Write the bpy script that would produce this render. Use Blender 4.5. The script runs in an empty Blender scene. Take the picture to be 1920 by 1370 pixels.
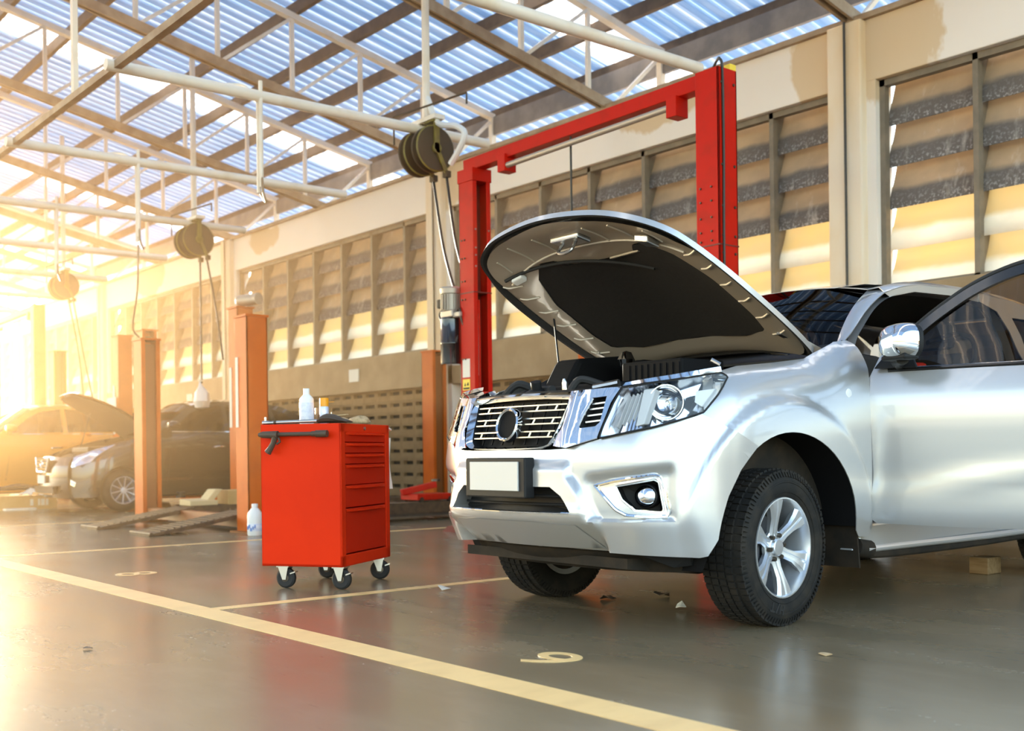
import bpy, bmesh, math, random
from mathutils import Vector, Matrix, geometry
random.seed(7)
# ------------------------------------------------------------------ camera, world, sun, exposure
SC = bpy.context.scene
COL = SC.collection
FPX, CY0, ROLL, YAW, EYE = 2099.0, 847.0, 0.0125, math.radians(50.54), 0.88
FW = Vector((-math.sin(YAW), math.cos(YAW), 0)); RT = Vector((math.cos(YAW), math.sin(YAW), 0))
cam = bpy.data.cameras.new('camera'); camo = bpy.data.objects.new('camera', cam); COL.objects.link(camo)
cam.sensor_fit = 'HORIZONTAL'; cam.sensor_width = 36.0; cam.lens = FPX*36/1920
cam.shift_y = (CY0-685)/1920; cam.clip_start = .05; cam.clip_end = 500
rgt = (RT-ROLL*Vector((0, 0, 1))).normalized(); upv = (Vector((0, 0, 1))+ROLL*RT).normalized(); bck = rgt.cross(upv)
camo.matrix_world = Matrix(((rgt.x, upv.x, bck.x, 0), (rgt.y, upv.y, bck.y, 0), (rgt.z, upv.z, bck.z, EYE), (0, 0, 0, 1)))
cam.dof.use_dof = True; cam.dof.focus_distance = 6.2; cam.dof.aperture_fstop = 2.4
SC.camera = camo

SUN_FROM = Vector((-1.0, .05, .065)).normalized()
w = bpy.data.worlds.new('sky'); SC.world = w; w.use_nodes = True
nt = w.node_tree; nt.nodes.clear()
sky = nt.nodes.new('ShaderNodeTexSky'); sky.sky_type = 'NISHITA'; sky.sun_disc = False
sky.sun_elevation = math.radians(16); sky.sun_rotation = math.atan2(SUN_FROM.x, SUN_FROM.y)
sky.air_density = 1.2; sky.dust_density = 2.0; sky.ozone_density = 1.5
bg = nt.nodes.new('ShaderNodeBackground'); bg.inputs[1].default_value = SKY = 1.10
wo = nt.nodes.new('ShaderNodeOutputWorld')
wb = nt.nodes.new('ShaderNodeMix'); wb.data_type = 'RGBA'; wb.blend_type = 'MULTIPLY'; wb.inputs[0].default_value = 1; wb.inputs[7].default_value = (1.0, .92, .84, 1)
nt.links.new(sky.outputs[0], wb.inputs[6]); nt.links.new(wb.outputs[2], bg.inputs[0]); nt.links.new(bg.outputs[0], wo.inputs[0])
sl = bpy.data.lights.new('sun', 'SUN'); sl.energy = 22.0; sl.color = (1.0, .68, .44); sl.angle = math.radians(3)
so = bpy.data.objects.new('sun', sl); COL.objects.link(so)
so.rotation_euler = SUN_FROM.to_track_quat('Z', 'Y').to_euler(); so.location = SUN_FROM*60
vs = SC.view_settings; vs.view_transform = 'Standard'; vs.look = 'None'; vs.exposure = 0.18; vs.gamma = 1.0; vs.use_curve_mapping = False
cy = SC.cycles
cy.max_bounces = 6; cy.diffuse_bounces = 4; cy.glossy_bounces = 4; cy.transmission_bounces = 5; cy.transparent_max_bounces = 12
cy.volume_bounces = 0; cy.caustics_reflective = False; cy.caustics_refractive = False; cy.sample_clamp_indirect = 6.0
cy.use_denoising = True; cy.adaptive_threshold = 0.02
HAZE, HAZE_FAR = 0.015, 0.032

# ------------------------------------------------------------------ helpers
def V3(*a): return Vector(a if len(a) == 3 else a[0])
def lerp(a, b, t): return a+(b-a)*t
def sst(a, b, x):
    t = min(1, max(0, (x-a)/(b-a))); return t*t*(3-2*t)
def interp(x, xs, ys):
    if x <= xs[0]: return ys[0]
    for i in range(len(xs)-1):
        if x <= xs[i+1]: return ys[i]+(ys[i+1]-ys[i])*(x-xs[i])/(xs[i+1]-xs[i])
    return ys[-1]
def crom(P, n=8, closed=False):
    P = [Vector(p) for p in P]; o = []; m = len(P)
    rng = range(m if closed else m-1)
    for i in rng:
        p1 = P[i]; p2 = P[(i+1) % m]
        p0 = P[i-1] if (closed or i > 0) else 2*p1-p2
        p3 = P[(i+2) % m] if (closed or i+2 < m) else 2*p2-p1
        for k in range(n):
            t = k/n; o.append(.5*((2*p1)+(p2-p0)*t+(2*p0-5*p1+4*p2-p3)*t*t+(3*p1-p0-3*p2+p3)*t**3))
    if not closed: o.append(P[-1])
    return o
def sint(x, xs, ys):     # smooth (Catmull) table lookup
    if x <= xs[0]: return ys[0]
    if x >= xs[-1]: return ys[-1]
    for i in range(len(xs)-1):
        if x <= xs[i+1]:
            h = xs[i+1]-xs[i]; t = (x-xs[i])/h
            def sl_(k):
                if k == 0: return (ys[1]-ys[0])/(xs[1]-xs[0])
                if k == len(xs)-1: return (ys[-1]-ys[-2])/(xs[-1]-xs[-2])
                return (ys[k+1]-ys[k-1])/(xs[k+1]-xs[k-1])
            m0, m1 = sl_(i)*h, sl_(i+1)*h
            return (2*t**3-3*t*t+1)*ys[i]+(t**3-2*t*t+t)*m0+(-2*t**3+3*t*t)*ys[i+1]+(t**3-t*t)*m1
def resamp(P, n, closed=True):
    P = [Vector(p) for p in P]
    if closed: P = P+[P[0]]
    L = [0]
    for i in range(1, len(P)): L.append(L[-1]+(P[i]-P[i-1]).length)
    o = []; tot = L[-1]; j = 0
    m = n if closed else n-1
    for k in range(n):
        d = tot*k/m
        while j < len(L)-2 and L[j+1] < d: j += 1
        t = (d-L[j])/max(1e-9, L[j+1]-L[j]); o.append(P[j].lerp(P[j+1], min(1, t)))
    return o
def pip(x, y, poly):
    c = False; n = len(poly); j = n-1
    for i in range(n):
        xi, yi = poly[i][0], poly[i][1]; xj, yj = poly[j][0], poly[j][1]
        if (yi > y) != (yj > y) and x < (xj-xi)*(y-yi)/(yj-yi)+xi: c = not c
        j = i
    return c
ORG = {}
class MB:
    def __init__(s): s.v = []; s.f = []
    def add(s, v, f):
        o = len(s.v); s.v += [Vector(p) for p in v]; s.f += [tuple(i+o for i in q) for q in f]; return s
    def box(s, x0, x1, y0, y1, z0, z1):
        v = [(x, y, z) for x in (x0, x1) for y in (y0, y1) for z in (z0, z1)]
        return s.add(v, [(0, 1, 3, 2), (4, 6, 7, 5), (0, 4, 5, 1), (2, 3, 7, 6), (0, 2, 6, 4), (1, 5, 7, 3)])
    def obox(s, c, ax, ay, az):          # half-axis vectors
        c, ax, ay, az = map(Vector, (c, ax, ay, az))
        v = [c+i*ax+j*ay+k*az for i in (-1, 1) for j in (-1, 1) for k in (-1, 1)]
        return s.add(v, [(0, 1, 3, 2), (4, 6, 7, 5), (0, 4, 5, 1), (2, 3, 7, 6), (0, 2, 6, 4), (1, 5, 7, 3)])
    def bar(s, a, b, w, h, up=(0, 0, 1)):
        a, b, up = Vector(a), Vector(b), Vector(up); d = (b-a); x = d.cross(up)
        if x.length < 1e-6: x = d.cross(Vector((0, 1, 0)))
        x.normalize(); y = x.cross(d).normalized()
        return s.obox((a+b)/2, d/2, x*w/2, y*h/2)
    def tube(s, pts, r, n=8, closed=False, caps=True):
        P = [Vector(p) for p in pts]; m = len(P); R = r if isinstance(r, (list, tuple)) else [r]*m
        t0 = (P[1]-P[0]).normalized(); nrm = t0.orthogonal().normalized(); vs_ = []; prev = t0
        for i in range(m):
            if closed: t = (P[(i+1) % m]-P[i-1]).normalized()
            else: t = (P[min(i+1, m-1)]-P[max(i-1, 0)]).normalized()
            q = prev.rotation_difference(t); nrm = (q @ nrm); nrm = (nrm-t*nrm.dot(t)).normalized(); prev = t; b = t.cross(nrm)
            vs_ += [P[i]+R[i]*(math.cos(2*math.pi*k/n)*nrm+math.sin(2*math.pi*k/n)*b) for k in range(n)]
        f = []
        for i in range(m if closed else m-1):
            j = (i+1) % m
            for k in range(n):
                l = (k+1) % n; f.append((i*n+k, i*n+l, j*n+l, j*n+k))
        if caps and not closed: f.append(tuple(range(n))[::-1]); f.append(tuple((m-1)*n+k for k in range(n)))
        return s.add(vs_, f)
    def lathe(s, prof, org, axis, n=32, a0=0, a1=None, closed=False):   # prof [(r,h)]
        org, axis = Vector(org), Vector(axis).normalized(); x = axis.orthogonal().normalized(); y = axis.cross(x)
        full = a1 is None; cnt = n if full else n+1; a1 = 2*math.pi if full else a1; vs_ = []
        for k in range(cnt):
            t = a0+(a1-a0)*k/n; d = math.cos(t)*x+math.sin(t)*y
            vs_ += [org+axis*h+d*max(r, 1e-5) for r, h in prof]
        m = len(prof); f = []
        for k in range(n):
            l = (k+1) % cnt
            for i in range(m if closed else m-1):
                j = (i+1) % m; f.append((k*m+i, l*m+i, l*m+j, k*m+j))
        return s.add(vs_, f)
    def prism(s, poly, vec):
        P = [Vector(p) for p in poly]; vec = Vector(vec); n = len(P)
        f = [tuple(range(n))[::-1], tuple(range(n, 2*n))]+[(i, (i+1) % n, n+(i+1) % n, n+i) for i in range(n)]
        return s.add(P+[p+vec for p in P], f)
    def grid(s, rows, closed=False):
        m, n = len(rows), len(rows[0]); f = []
        for i in range(m-1):
            for j in range(n if closed else n-1):
                k = (j+1) % n; f.append((i*n+j, i*n+k, (i+1)*n+k, (i+1)*n+j))
        return s.add([p for r in rows for p in r], f)
    def cdt(s, outline, holes, mapf, h=.05):
        outl = [Vector(p[:2]) for p in outline]; pts = []; ed = []
        def loop(P):
            base = len(pts); k0 = 0
            for i in range(len(P)):
                a = Vector(P[i][:2]); b = Vector(P[(i+1) % len(P)][:2]); c = max(1, int(math.ceil((b-a).length/h)))
                for q in range(c): pts.append(a.lerp(b, q/c)); k0 += 1
            for q in range(k0): ed.append((base+q, base+(q+1) % k0))
        loop(outline); [loop(hh) for hh in holes]
        nb = len(pts); bp = list(pts)
        x0 = min(p.x for p in outl); x1 = max(p.x for p in outl); y0 = min(p.y for p in outl); y1 = max(p.y for p in outl)
        ny = int((y1-y0)/h)+1; nx = int((x1-x0)/h)+1
        for i in range(nx+1):
            for j in range(ny+1):
                x = x0+(i+(.5 if j % 2 else 0))*h; y = y0+j*h
                if pip(x, y, outline) and not any(pip(x, y, hh) for hh in holes):
                    if min((bp_.x-x)**2+(bp_.y-y)**2 for bp_ in bp) > (.55*h)**2: pts.append(Vector((x, y)))
        r = geometry.delaunay_2d_cdt(pts, ed, [], 0, 1e-5)
        vv, ff = r[0], r[2]; keep = []
        for q in ff:
            c = sum((vv[i] for i in q), Vector((0, 0)))/len(q)
            if pip(c.x, c.y, outline) and not any(pip(c.x, c.y, hh) for hh in holes): keep.append(tuple(q))
        return s.add([mapf(p.x, p.y) for p in vv], keep)
    def strip(s, A, B, closed=True):
        n = len(A); f = [(i, (i+1) % n, n+(i+1) % n, n+i) for i in range(n if closed else n-1)]
        return s.add(list(A)+list(B), f)
    def fan(s, A):
        c = sum((Vector(p) for p in A), Vector())/len(A); n = len(A)
        return s.add(list(A)+[c], [(i, (i+1) % n, n) for i in range(n)])
    def thicken(s, t):
        n = [Vector() for _ in s.v]; ec = {}
        for q in s.f:
            a = Vector()
            for i in range(len(q)): a += s.v[q[i]].cross(s.v[q[(i+1) % len(q)]])
            c = sum((s.v[i] for i in q), Vector())/len(q); a = Vector()
            for i in range(len(q)): a += (s.v[q[i]]-c).cross(s.v[q[(i+1) % len(q)]]-c)
            for i in range(len(q)):
                n[q[i]] += a; e = (q[i], q[(i+1) % len(q)]); k = (min(e), max(e)); ec.setdefault(k, []).append(e)
        back = [v-(m.normalized() if m.length > 0 else m)*t for v, m in zip(s.v, n)]; front = list(s.v); f0 = list(s.f); o = len(s.v)
        s.v += back; s.f += [tuple(i+o for i in reversed(q)) for q in f0]
        for k, e in ec.items():
            if len(e) == 1:
                a, b = e[0]; s.add([front[a], front[b], back[b], back[a]], [(0, 1, 2, 3)])
        return s
    def orient(s):
        b = bmesh.new(); vs_ = [b.verts.new(v) for v in s.v]
        for q in s.f:
            try: b.faces.new([vs_[i] for i in q])
            except ValueError: pass
        bmesh.ops.recalc_face_normals(b, faces=b.faces); b.verts.index_update(); s.f = [tuple(v.index for v in f.verts) for f in b.faces]; b.free(); return s
    def mesh(s, name, org=Vector((0, 0, 0)), smooth=35, mat=None):
        m = bpy.data.meshes.new(name); m.from_pydata([p-org for p in s.v], [], s.f); m.validate()
        if smooth is not None:
            m.shade_smooth(); m.set_sharp_from_angle(angle=math.radians(smooth))
        if mat: m.materials.append(MATS[mat])
        return m
    def build(s, name, mat, parent=None, smooth=35, bev=0, solid=0, fix=True, sub=0, org=None):
        o_ = org if org is not None else (ORG.get(parent.name, Vector((0, 0, 0))) if parent else Vector((0, 0, 0)))
        if solid: s.orient().thicken(solid); fix = False
        m = s.mesh(name, o_, smooth, mat)
        if fix:
            b = bmesh.new(); b.from_mesh(m); bmesh.ops.recalc_face_normals(b, faces=b.faces); b.to_mesh(m); b.free()
            if smooth is not None: m.set_sharp_from_angle(angle=math.radians(smooth))
        o = bpy.data.objects.new(name, m); COL.objects.link(o)
        if parent: o.parent = parent; ORG[o.name] = o_
        elif org is not None: o.location = org; ORG[o.name] = Vector(org)
        if bev:
            d = o.modifiers.new('bevel', 'BEVEL'); d.width = bev; d.segments = 2; d.limit_method = 'ANGLE'; d.angle_limit = math.radians(40); d.harden_normals = False
        if sub:
            d = o.modifiers.new('sub', 'SUBSURF'); d.levels = sub; d.render_levels = sub
        return o
def tag(o, label=None, cat=None, group=None, kind=None):
    if label: o['label'] = label
    if cat: o['category'] = cat
    if group: o['group'] = group
    if kind: o['kind'] = kind
    return o
def thing(name, label, cat, loc=(0, 0, 0), group=None, kind=None, rotz=0):
    o = bpy.data.objects.new(name, None); COL.objects.link(o); o.location = loc; o.rotation_euler = (0, 0, rotz)
    o.empty_display_size = .2; ORG[o.name] = Vector(loc) if not rotz else Vector((0, 0, 0))
    return tag(o, label, cat, group, kind)
def dup(o, parent=None):
    c = o.copy(); COL.objects.link(c)
    if parent: c.parent = parent
    ORG[c.name] = ORG.get(o.name, Vector((0, 0, 0)))
    for ch in list(o.children): dup(ch, c)
    return c
def inst(o, loc, parent=None):
    c = bpy.data.objects.new(o.name.split('.')[0], o.data if hasattr(o, 'data') else o); COL.objects.link(c); c.location = loc
    if parent: c.parent = parent
    return c

# ------------------------------------------------------------------ materials
MATS = {}
def newmat(name):
    m = bpy.data.materials.new(name); m.use_nodes = True; MATS[name] = m
    return m, m.node_tree, m.node_tree.nodes['Principled BSDF']
def noise(nt, scale, detail=5, stretch=(1, 1, 1), rough=.55, obj=False):
    if obj: tc = nt.nodes.new('ShaderNodeTexCoord'); src = tc.outputs['Object']
    else: tc = nt.nodes.new('ShaderNodeNewGeometry'); src = tc.outputs['Position']
    mp = nt.nodes.new('ShaderNodeMapping'); mp.inputs['Scale'].default_value = stretch
    nz = nt.nodes.new('ShaderNodeTexNoise'); nz.inputs['Scale'].default_value = scale; nz.inputs['Detail'].default_value = detail; nz.inputs['Roughness'].default_value = rough
    nt.links.new(src, mp.inputs['Vector']); nt.links.new(mp.outputs[0], nz.inputs['Vector'])
    return nz.outputs['Fac']
def ramp(nt, fac, stops):
    r = nt.nodes.new('ShaderNodeValToRGB'); e = r.color_ramp.elements
    while len(e) < len(stops): e.new(.5)
    for k, (p, c) in enumerate(stops):
        e[k].position = p; e[k].color = (c[0], c[1], c[2], 1) if not isinstance(c, (int, float)) else (c, c, c, 1)
    nt.links.new(fac, r.inputs[0]); return r.outputs[0]
def mixc(nt, fac, a, b):
    m = nt.nodes.new('ShaderNodeMix'); m.data_type = 'RGBA'
    if isinstance(fac, (int, float)): m.inputs[0].default_value = fac
    else: nt.links.new(fac, m.inputs[0])
    for i, q in ((6, a), (7, b)):
        if isinstance(q, tuple): m.inputs[i].default_value = (*q, 1)
        else: nt.links.new(q, m.inputs[i])
    return m.outputs[2]
def bump(nt, bs, fac, strength, dist=.01):
    b = nt.nodes.new('ShaderNodeBump'); b.inputs['Strength'].default_value = strength; b.inputs['Distance'].default_value = dist
    nt.links.new(fac, b.inputs['Height']); nt.links.new(b.outputs[0], bs.inputs['Normal'])
def pm(name, c, rough=.5, metal=0, coat=0, c2=None, scale=4, lo=.4, hi=.65, detail=5, stretch=(1, 1, 1), rough2=None, bmp=0, bscale=60, spec=.5, coat_rough=.05, sheen=0, obj=False):
    m, nt, b = newmat(name)
    b.inputs['Base Color'].default_value = (*c, 1); b.inputs['Roughness'].default_value = rough; b.inputs['Metallic'].default_value = metal
    b.inputs['Coat Weight'].default_value = coat; b.inputs['Coat Roughness'].default_value = coat_rough; b.inputs['Specular IOR Level'].default_value = spec
    if c2:
        f = noise(nt, scale, detail, stretch, obj=obj); nt.links.new(ramp(nt, f, [(lo, c), (hi, c2)]), b.inputs['Base Color'])
        if rough2 is not None: nt.links.new(ramp(nt, f, [(lo, rough), (hi, rough2)]), b.inputs['Roughness'])
    if bmp: bump(nt, b, noise(nt, bscale, 3, obj=obj), bmp)
    return m
def glass(name, tint, gloss=1.0, ior=1.5, rough=0.0):
    m, nt, b = newmat(name); nt.nodes.remove(b); o = nt.nodes['Material Output']
    t = nt.nodes.new('ShaderNodeBsdfTransparent'); t.inputs[0].default_value = (*tint, 1)
    g = nt.nodes.new('ShaderNodeBsdfGlossy'); g.inputs['Roughness'].default_value = rough; g.inputs[0].default_value = (gloss, gloss, gloss, 1)
    fr = nt.nodes.new('ShaderNodeFresnel'); fr.inputs[0].default_value = ior
    mx = nt.nodes.new('ShaderNodeMixShader'); nt.links.new(fr.outputs[0], mx.inputs[0]); nt.links.new(t.outputs[0], mx.inputs[1]); nt.links.new(g.outputs[0], mx.inputs[2])
    nt.links.new(mx.outputs[0], o.inputs[0]); return m
def translucent(name, c1, c2, tr, scale=3, lo=.4, hi=.6, stretch=(1, 1, 1), speck=None, streak=None, tcol=None):
    m, nt, b = newmat(name); nt.nodes.remove(b); o = nt.nodes['Material Output']
    col = ramp(nt, noise(nt, scale, 6, stretch), [(lo, c1), (hi, c2)])
    if streak: col = mixc(nt, ramp(nt, noise(nt, 9, 4, (1, 1, .08)), [(.56, 0.), (.66, streak[1])]), col, streak[0])
    if speck: col = mixc(nt, ramp(nt, noise(nt, 42, 3), [(.60, 0.), (.68, speck[1])]), col, speck[0])
    d = nt.nodes.new('ShaderNodeBsdfDiffuse'); t = nt.nodes.new('ShaderNodeBsdfTranslucent'); mx = nt.nodes.new('ShaderNodeMixShader')
    mx.inputs[0].default_value = tr; nt.links.new(col, d.inputs[0])
    if tcol: nt.links.new(mixc(nt, 1.0, col, tcol), t.inputs[0])
    else: nt.links.new(col, t.inputs[0])
    nt.links.new(d.outputs[0], mx.inputs[1]); nt.links.new(t.outputs[0], mx.inputs[2]); nt.links.new(mx.outputs[0], o.inputs[0]); return m

def floor_mat():
    m, nt, b = newmat('floor_concrete')
    f1 = noise(nt, .45, 5, (1, 1, 1)); f2 = noise(nt, 2.2, 7, (.5, 1.2, 1), .6); f3 = noise(nt, 30, 3, (.15, 1.6, 1))
    c = mixc(nt, ramp(nt, f1, [(.35, 0.), (.7, 1.)]), (.205, .155, .092), (.245, .188, .115))
    c = mixc(nt, ramp(nt, f2, [(.50, 0.), (.75, .35)]), c, (.30, .23, .145))
    c = mixc(nt, ramp(nt, f3, [(.66, 0.), (.74, .30)]), c, (.11, .08, .05))
    nt.links.new(c, b.inputs['Base Color'])
    nt.links.new(ramp(nt, f2, [(.3, .20), (.75, .30)]), b.inputs['Roughness'])
    b.inputs['Specular IOR Level'].default_value = .5
    bump(nt, b, noise(nt, 3.0, 3), .03, .004); return m
floor_mat()
pm('line_paint', (.80, .55, .24), .45, c2=(.70, .47, .20), scale=7, lo=.45, hi=.75, stretch=(1, .4, 1))
pm('plaster', (.72, .62, .50), .85, c2=(.78, .70, .60), scale=1.2)
def _half(nt, s):
    h = nt.nodes.new('ShaderNodeMath'); h.operation = 'MULTIPLY'; h.inputs[1].default_value = .5; nt.links.new(s, h.inputs[0]); return h.outputs[0]
def plaster_stained():
    m, nt, b = newmat('wall_plaster'); b.inputs['Roughness'].default_value = .85
    c = mixc(nt, noise(nt, 1.1, 5), (.88, .80, .71), (.92, .86, .79))
    geo = nt.nodes.new('ShaderNodeNewGeometry'); wob = noise(nt, 1.6, 5, (1, 1, .6), .6)
    for cx, cz, rx, rz in ((-7.35, 5.15, .42, .55), (-6.45, 5.15, .50, .75), (-9.75, 5.32, .75, .42), (-14.2, 5.2, .35, .5), (-20.6, 5.25, .6, .3), (-26.4, 5.2, .8, .45)):
        mp = nt.nodes.new('ShaderNodeMapping'); mp.vector_type = 'TEXTURE'; mp.inputs['Location'].default_value = (cx, 10.5, cz); mp.inputs['Scale'].default_value = (rx, 3., rz); nt.links.new(geo.outputs['Position'], mp.inputs['Vector'])
        ln = nt.nodes.new('ShaderNodeVectorMath'); ln.operation = 'LENGTH'; nt.links.new(mp.outputs[0], ln.inputs[0])
        ad = nt.nodes.new('ShaderNodeMath'); ad.operation = 'MULTIPLY_ADD'; ad.inputs[1].default_value = 1.6; nt.links.new(wob, ad.inputs[0]); nt.links.new(ln.outputs['Value'], ad.inputs[2])
        c = mixc(nt, ramp(nt, _half(nt, ad.outputs[0]), [(.0, .8), (.86, .72), (.92, 0.)]), c, (.66, .46, .22))
    nt.links.new(c, b.inputs['Base Color'])
plaster_stained()
pm('column_concrete', (.80, .60, .36), .85, c2=(.86, .74, .58), scale=1.4, lo=.38, hi=.62, stretch=(1, 1, .4), bmp=.1, bscale=30)
pm('band_concrete', (.32, .225, .125), .85, c2=(.38, .275, .16), scale=2.5, bmp=.1, bscale=30)
pm('vent_block', (.22, .135, .06), .9, c2=(.27, .17, .08), scale=5, bmp=.2, bscale=60)
pm('slot_shade', (.015, .012, .010), .9)
pm('mullion', (.20, .165, .12), .6, c2=(.26, .21, .15), scale=6)
pm('steel_white', (.86, .79, .69), .45, c2=(.78, .67, .52), scale=3, lo=.5, hi=.7)
pm('steel_brown', (.42, .31, .20), .5, c2=(.30, .20, .12), scale=4)
pm('purlin', (.16, .105, .06), .6, c2=(.11, .07, .04), scale=5)
pm('fascia', (.20, .19, .19), .5, .3, c2=(.30, .27, .25), scale=3)
translucent('roof_metal', (.27, .48, .82), (.44, .62, .90), .20, scale=1.4, stretch=(4, .25, 1))
translucent('skylight', (.95, .97, 1.0), (1, 1, 1), .9)
def slat_mat(name, top, bot, tr, spk, edge):
    m, nt, b = newmat(name); nt.nodes.remove(b); o = nt.nodes['Material Output']
    tc = nt.nodes.new('ShaderNodeTexCoord'); sp = nt.nodes.new('ShaderNodeSeparateXYZ'); nt.links.new(tc.outputs['Object'], sp.inputs[0])
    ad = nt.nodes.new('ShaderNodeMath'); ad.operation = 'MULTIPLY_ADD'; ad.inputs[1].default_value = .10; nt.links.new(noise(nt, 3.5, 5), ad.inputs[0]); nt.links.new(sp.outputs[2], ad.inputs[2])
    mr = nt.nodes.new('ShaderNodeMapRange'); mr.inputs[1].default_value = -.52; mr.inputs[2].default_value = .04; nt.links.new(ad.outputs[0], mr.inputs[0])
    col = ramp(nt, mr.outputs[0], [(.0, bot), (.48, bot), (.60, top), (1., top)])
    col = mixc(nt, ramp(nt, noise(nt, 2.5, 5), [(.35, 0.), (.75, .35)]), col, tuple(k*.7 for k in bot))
    if spk:
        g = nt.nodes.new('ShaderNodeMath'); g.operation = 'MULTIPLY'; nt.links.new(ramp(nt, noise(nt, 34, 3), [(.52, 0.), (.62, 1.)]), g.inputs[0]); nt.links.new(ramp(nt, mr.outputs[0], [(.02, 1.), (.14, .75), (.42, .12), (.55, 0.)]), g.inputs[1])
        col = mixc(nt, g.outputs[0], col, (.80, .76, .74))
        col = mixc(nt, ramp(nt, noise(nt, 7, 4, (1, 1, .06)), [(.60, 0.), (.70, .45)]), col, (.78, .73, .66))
    d = nt.nodes.new('ShaderNodeBsdfDiffuse'); t = nt.nodes.new('ShaderNodeBsdfTranslucent'); mx = nt.nodes.new('ShaderNodeMixShader')
    mx.inputs[0].default_value = tr; nt.links.new(col, d.inputs[0]); nt.links.new(col, t.inputs[0]); nt.links.new(d.outputs[0], mx.inputs[1]); nt.links.new(t.outputs[0], mx.inputs[2]); nt.links.new(mx.outputs[0], o.inputs[0])
slat_mat('slat_grey', (.66, .52, .36), (.27, .24, .22), .38, True, 0)  # grey lower half paints in the overlap's shade, along with stain and lime specks
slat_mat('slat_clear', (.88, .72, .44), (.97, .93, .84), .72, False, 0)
pm('lift_red', (.54, .010, .002), .45, 0, .0, spec=.15, c2=(.43, .014, .004), scale=5, lo=.5, hi=.75, bmp=.04, bscale=9)
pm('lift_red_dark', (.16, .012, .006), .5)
pm('lift_orange', (.58, .105, .004), .5, 0, 0, spec=.15, c2=(.48, .08, .003), scale=3, lo=.45, hi=.7)
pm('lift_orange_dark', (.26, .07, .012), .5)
pm('rubber', (.018, .017, .017), .75, bmp=.15, bscale=160)
pm('tyre', (.015, .014, .013), .75, spec=.25, c2=(.032, .026, .020), scale=9, lo=.45, hi=.7, bmp=.12, bscale=150)
pm('black_plastic', (.012, .012, .013), .55, spec=.25)
pm('black_gloss', (.012, .012, .013), .12, 0, .5)
pm('black_hose', (.025, .02, .016), .5)
pm('truck_paint', (.56, .56, .565), .28, .55, 1.0, coat_rough=.04)
pm('hood_inner', (.42, .36, .29), .45, .2, .3)
pm('hood_pad', (.014, .011, .009), .85, bmp=.2, bscale=40)
pm('underbody', (.020, .017, .014), .85, spec=.2, c2=(.035, .026, .018), scale=8)
pm('chrome', (.86, .87, .88), .05, 1.0)
pm('alloy', (.74, .77, .82), .33, .75, .5)
pm('metal_grille', (.52, .49, .44), .3, .9)
pm('alloy_dark', (.10, .10, .11), .45, .7)
pm('reflector', (.92, .93, .95), .10, 1.0)
pm('white_plastic', (.86, .86, .86), .35)
pm('plate_white', (.60, .60, .58), .45)
pm('seat_cloth', (.05, .045, .04), .9)
pm('red_cloth', (.75, .03, .01), .7)
glass('lens_clear', (.96, .97, .98), .9, 1.45)
glass('glass_dark', (.10, .085, .07), .38, 1.5)
glass('glass_side', (.34, .29, .25), .6, 1.45)
pm('cart_red', (.76, .030, .002), .45, spec=.12, c2=(.70, .026, .002), scale=2)
pm('cart_red_drawer', (.58, .018, .002), .5, spec=.12)
pm('metal_silver', (.55, .54, .52), .28, 1.0)
pm('metal_dark', (.11, .09, .07), .4, .8)
pm('bottle_white', (.86, .84, .80), .4)
pm('bottle_label', (.66, .68, .80), .4, c2=(.82, .82, .86), scale=30)
pm('orange_cap', (.95, .38, .01), .35)
pm('can_blue', (.62, .66, .86), .3, .2, c2=(.80, .80, .88), scale=22)
pm('mug_brown', (.28, .17, .09), .4, .3)
pm('paper', (.85, .80, .70), .8)
pm('glove_knit', (.62, .44, .24), .95, c2=(.45, .30, .15), scale=40, bmp=.4, bscale=120)
pm('tool_black', (.07, .045, .028), .55)
pm('reel_olive', (.26, .21, .035), .5, c2=(.16, .12, .03), scale=6)
pm('reel_dark', (.07, .045, .02), .6)
pm('hose_white', (.82, .82, .80), .4)
pm('sedan_black', (.010, .008, .007), .25, .2, 1.0)
pm('suv_orange', (.72, .30, .03), .3, .5, 1.0)
pm('cardboard', (.55, .33, .12), .85, c2=(.62, .40, .17), scale=4)
pm('sticker_yellow', (.90, .66, .06), .5)
pm('motor_grey', (.45, .40, .34), .45, .5)
pm('ramp_steel', (.12, .07, .035), .6, .2, c2=(.07, .042, .025), scale=14, bmp=.2, bscale=30)
pm('runway_dark', (.055, .04, .03), .6, c2=(.09, .065, .045), scale=8)
pm('cream_foam', (.68, .52, .28), .8)
pm('bay_black', (.008, .008, .009), .7, spec=.1)
pm('hood_rib', (.66, .60, .52), .4, .2)
pm('wood', (.28, .18, .085), .8, c2=(.20, .12, .05), scale=5, stretch=(1, 8, 8))
pm('plastic_bag', (.80, .76, .70), .4)
pm('ground_outside', (.55, .50, .43), .9, c2=(.46, .42, .36), scale=.4)
pm('blue_print', (.10, .22, .55), .5)
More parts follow.
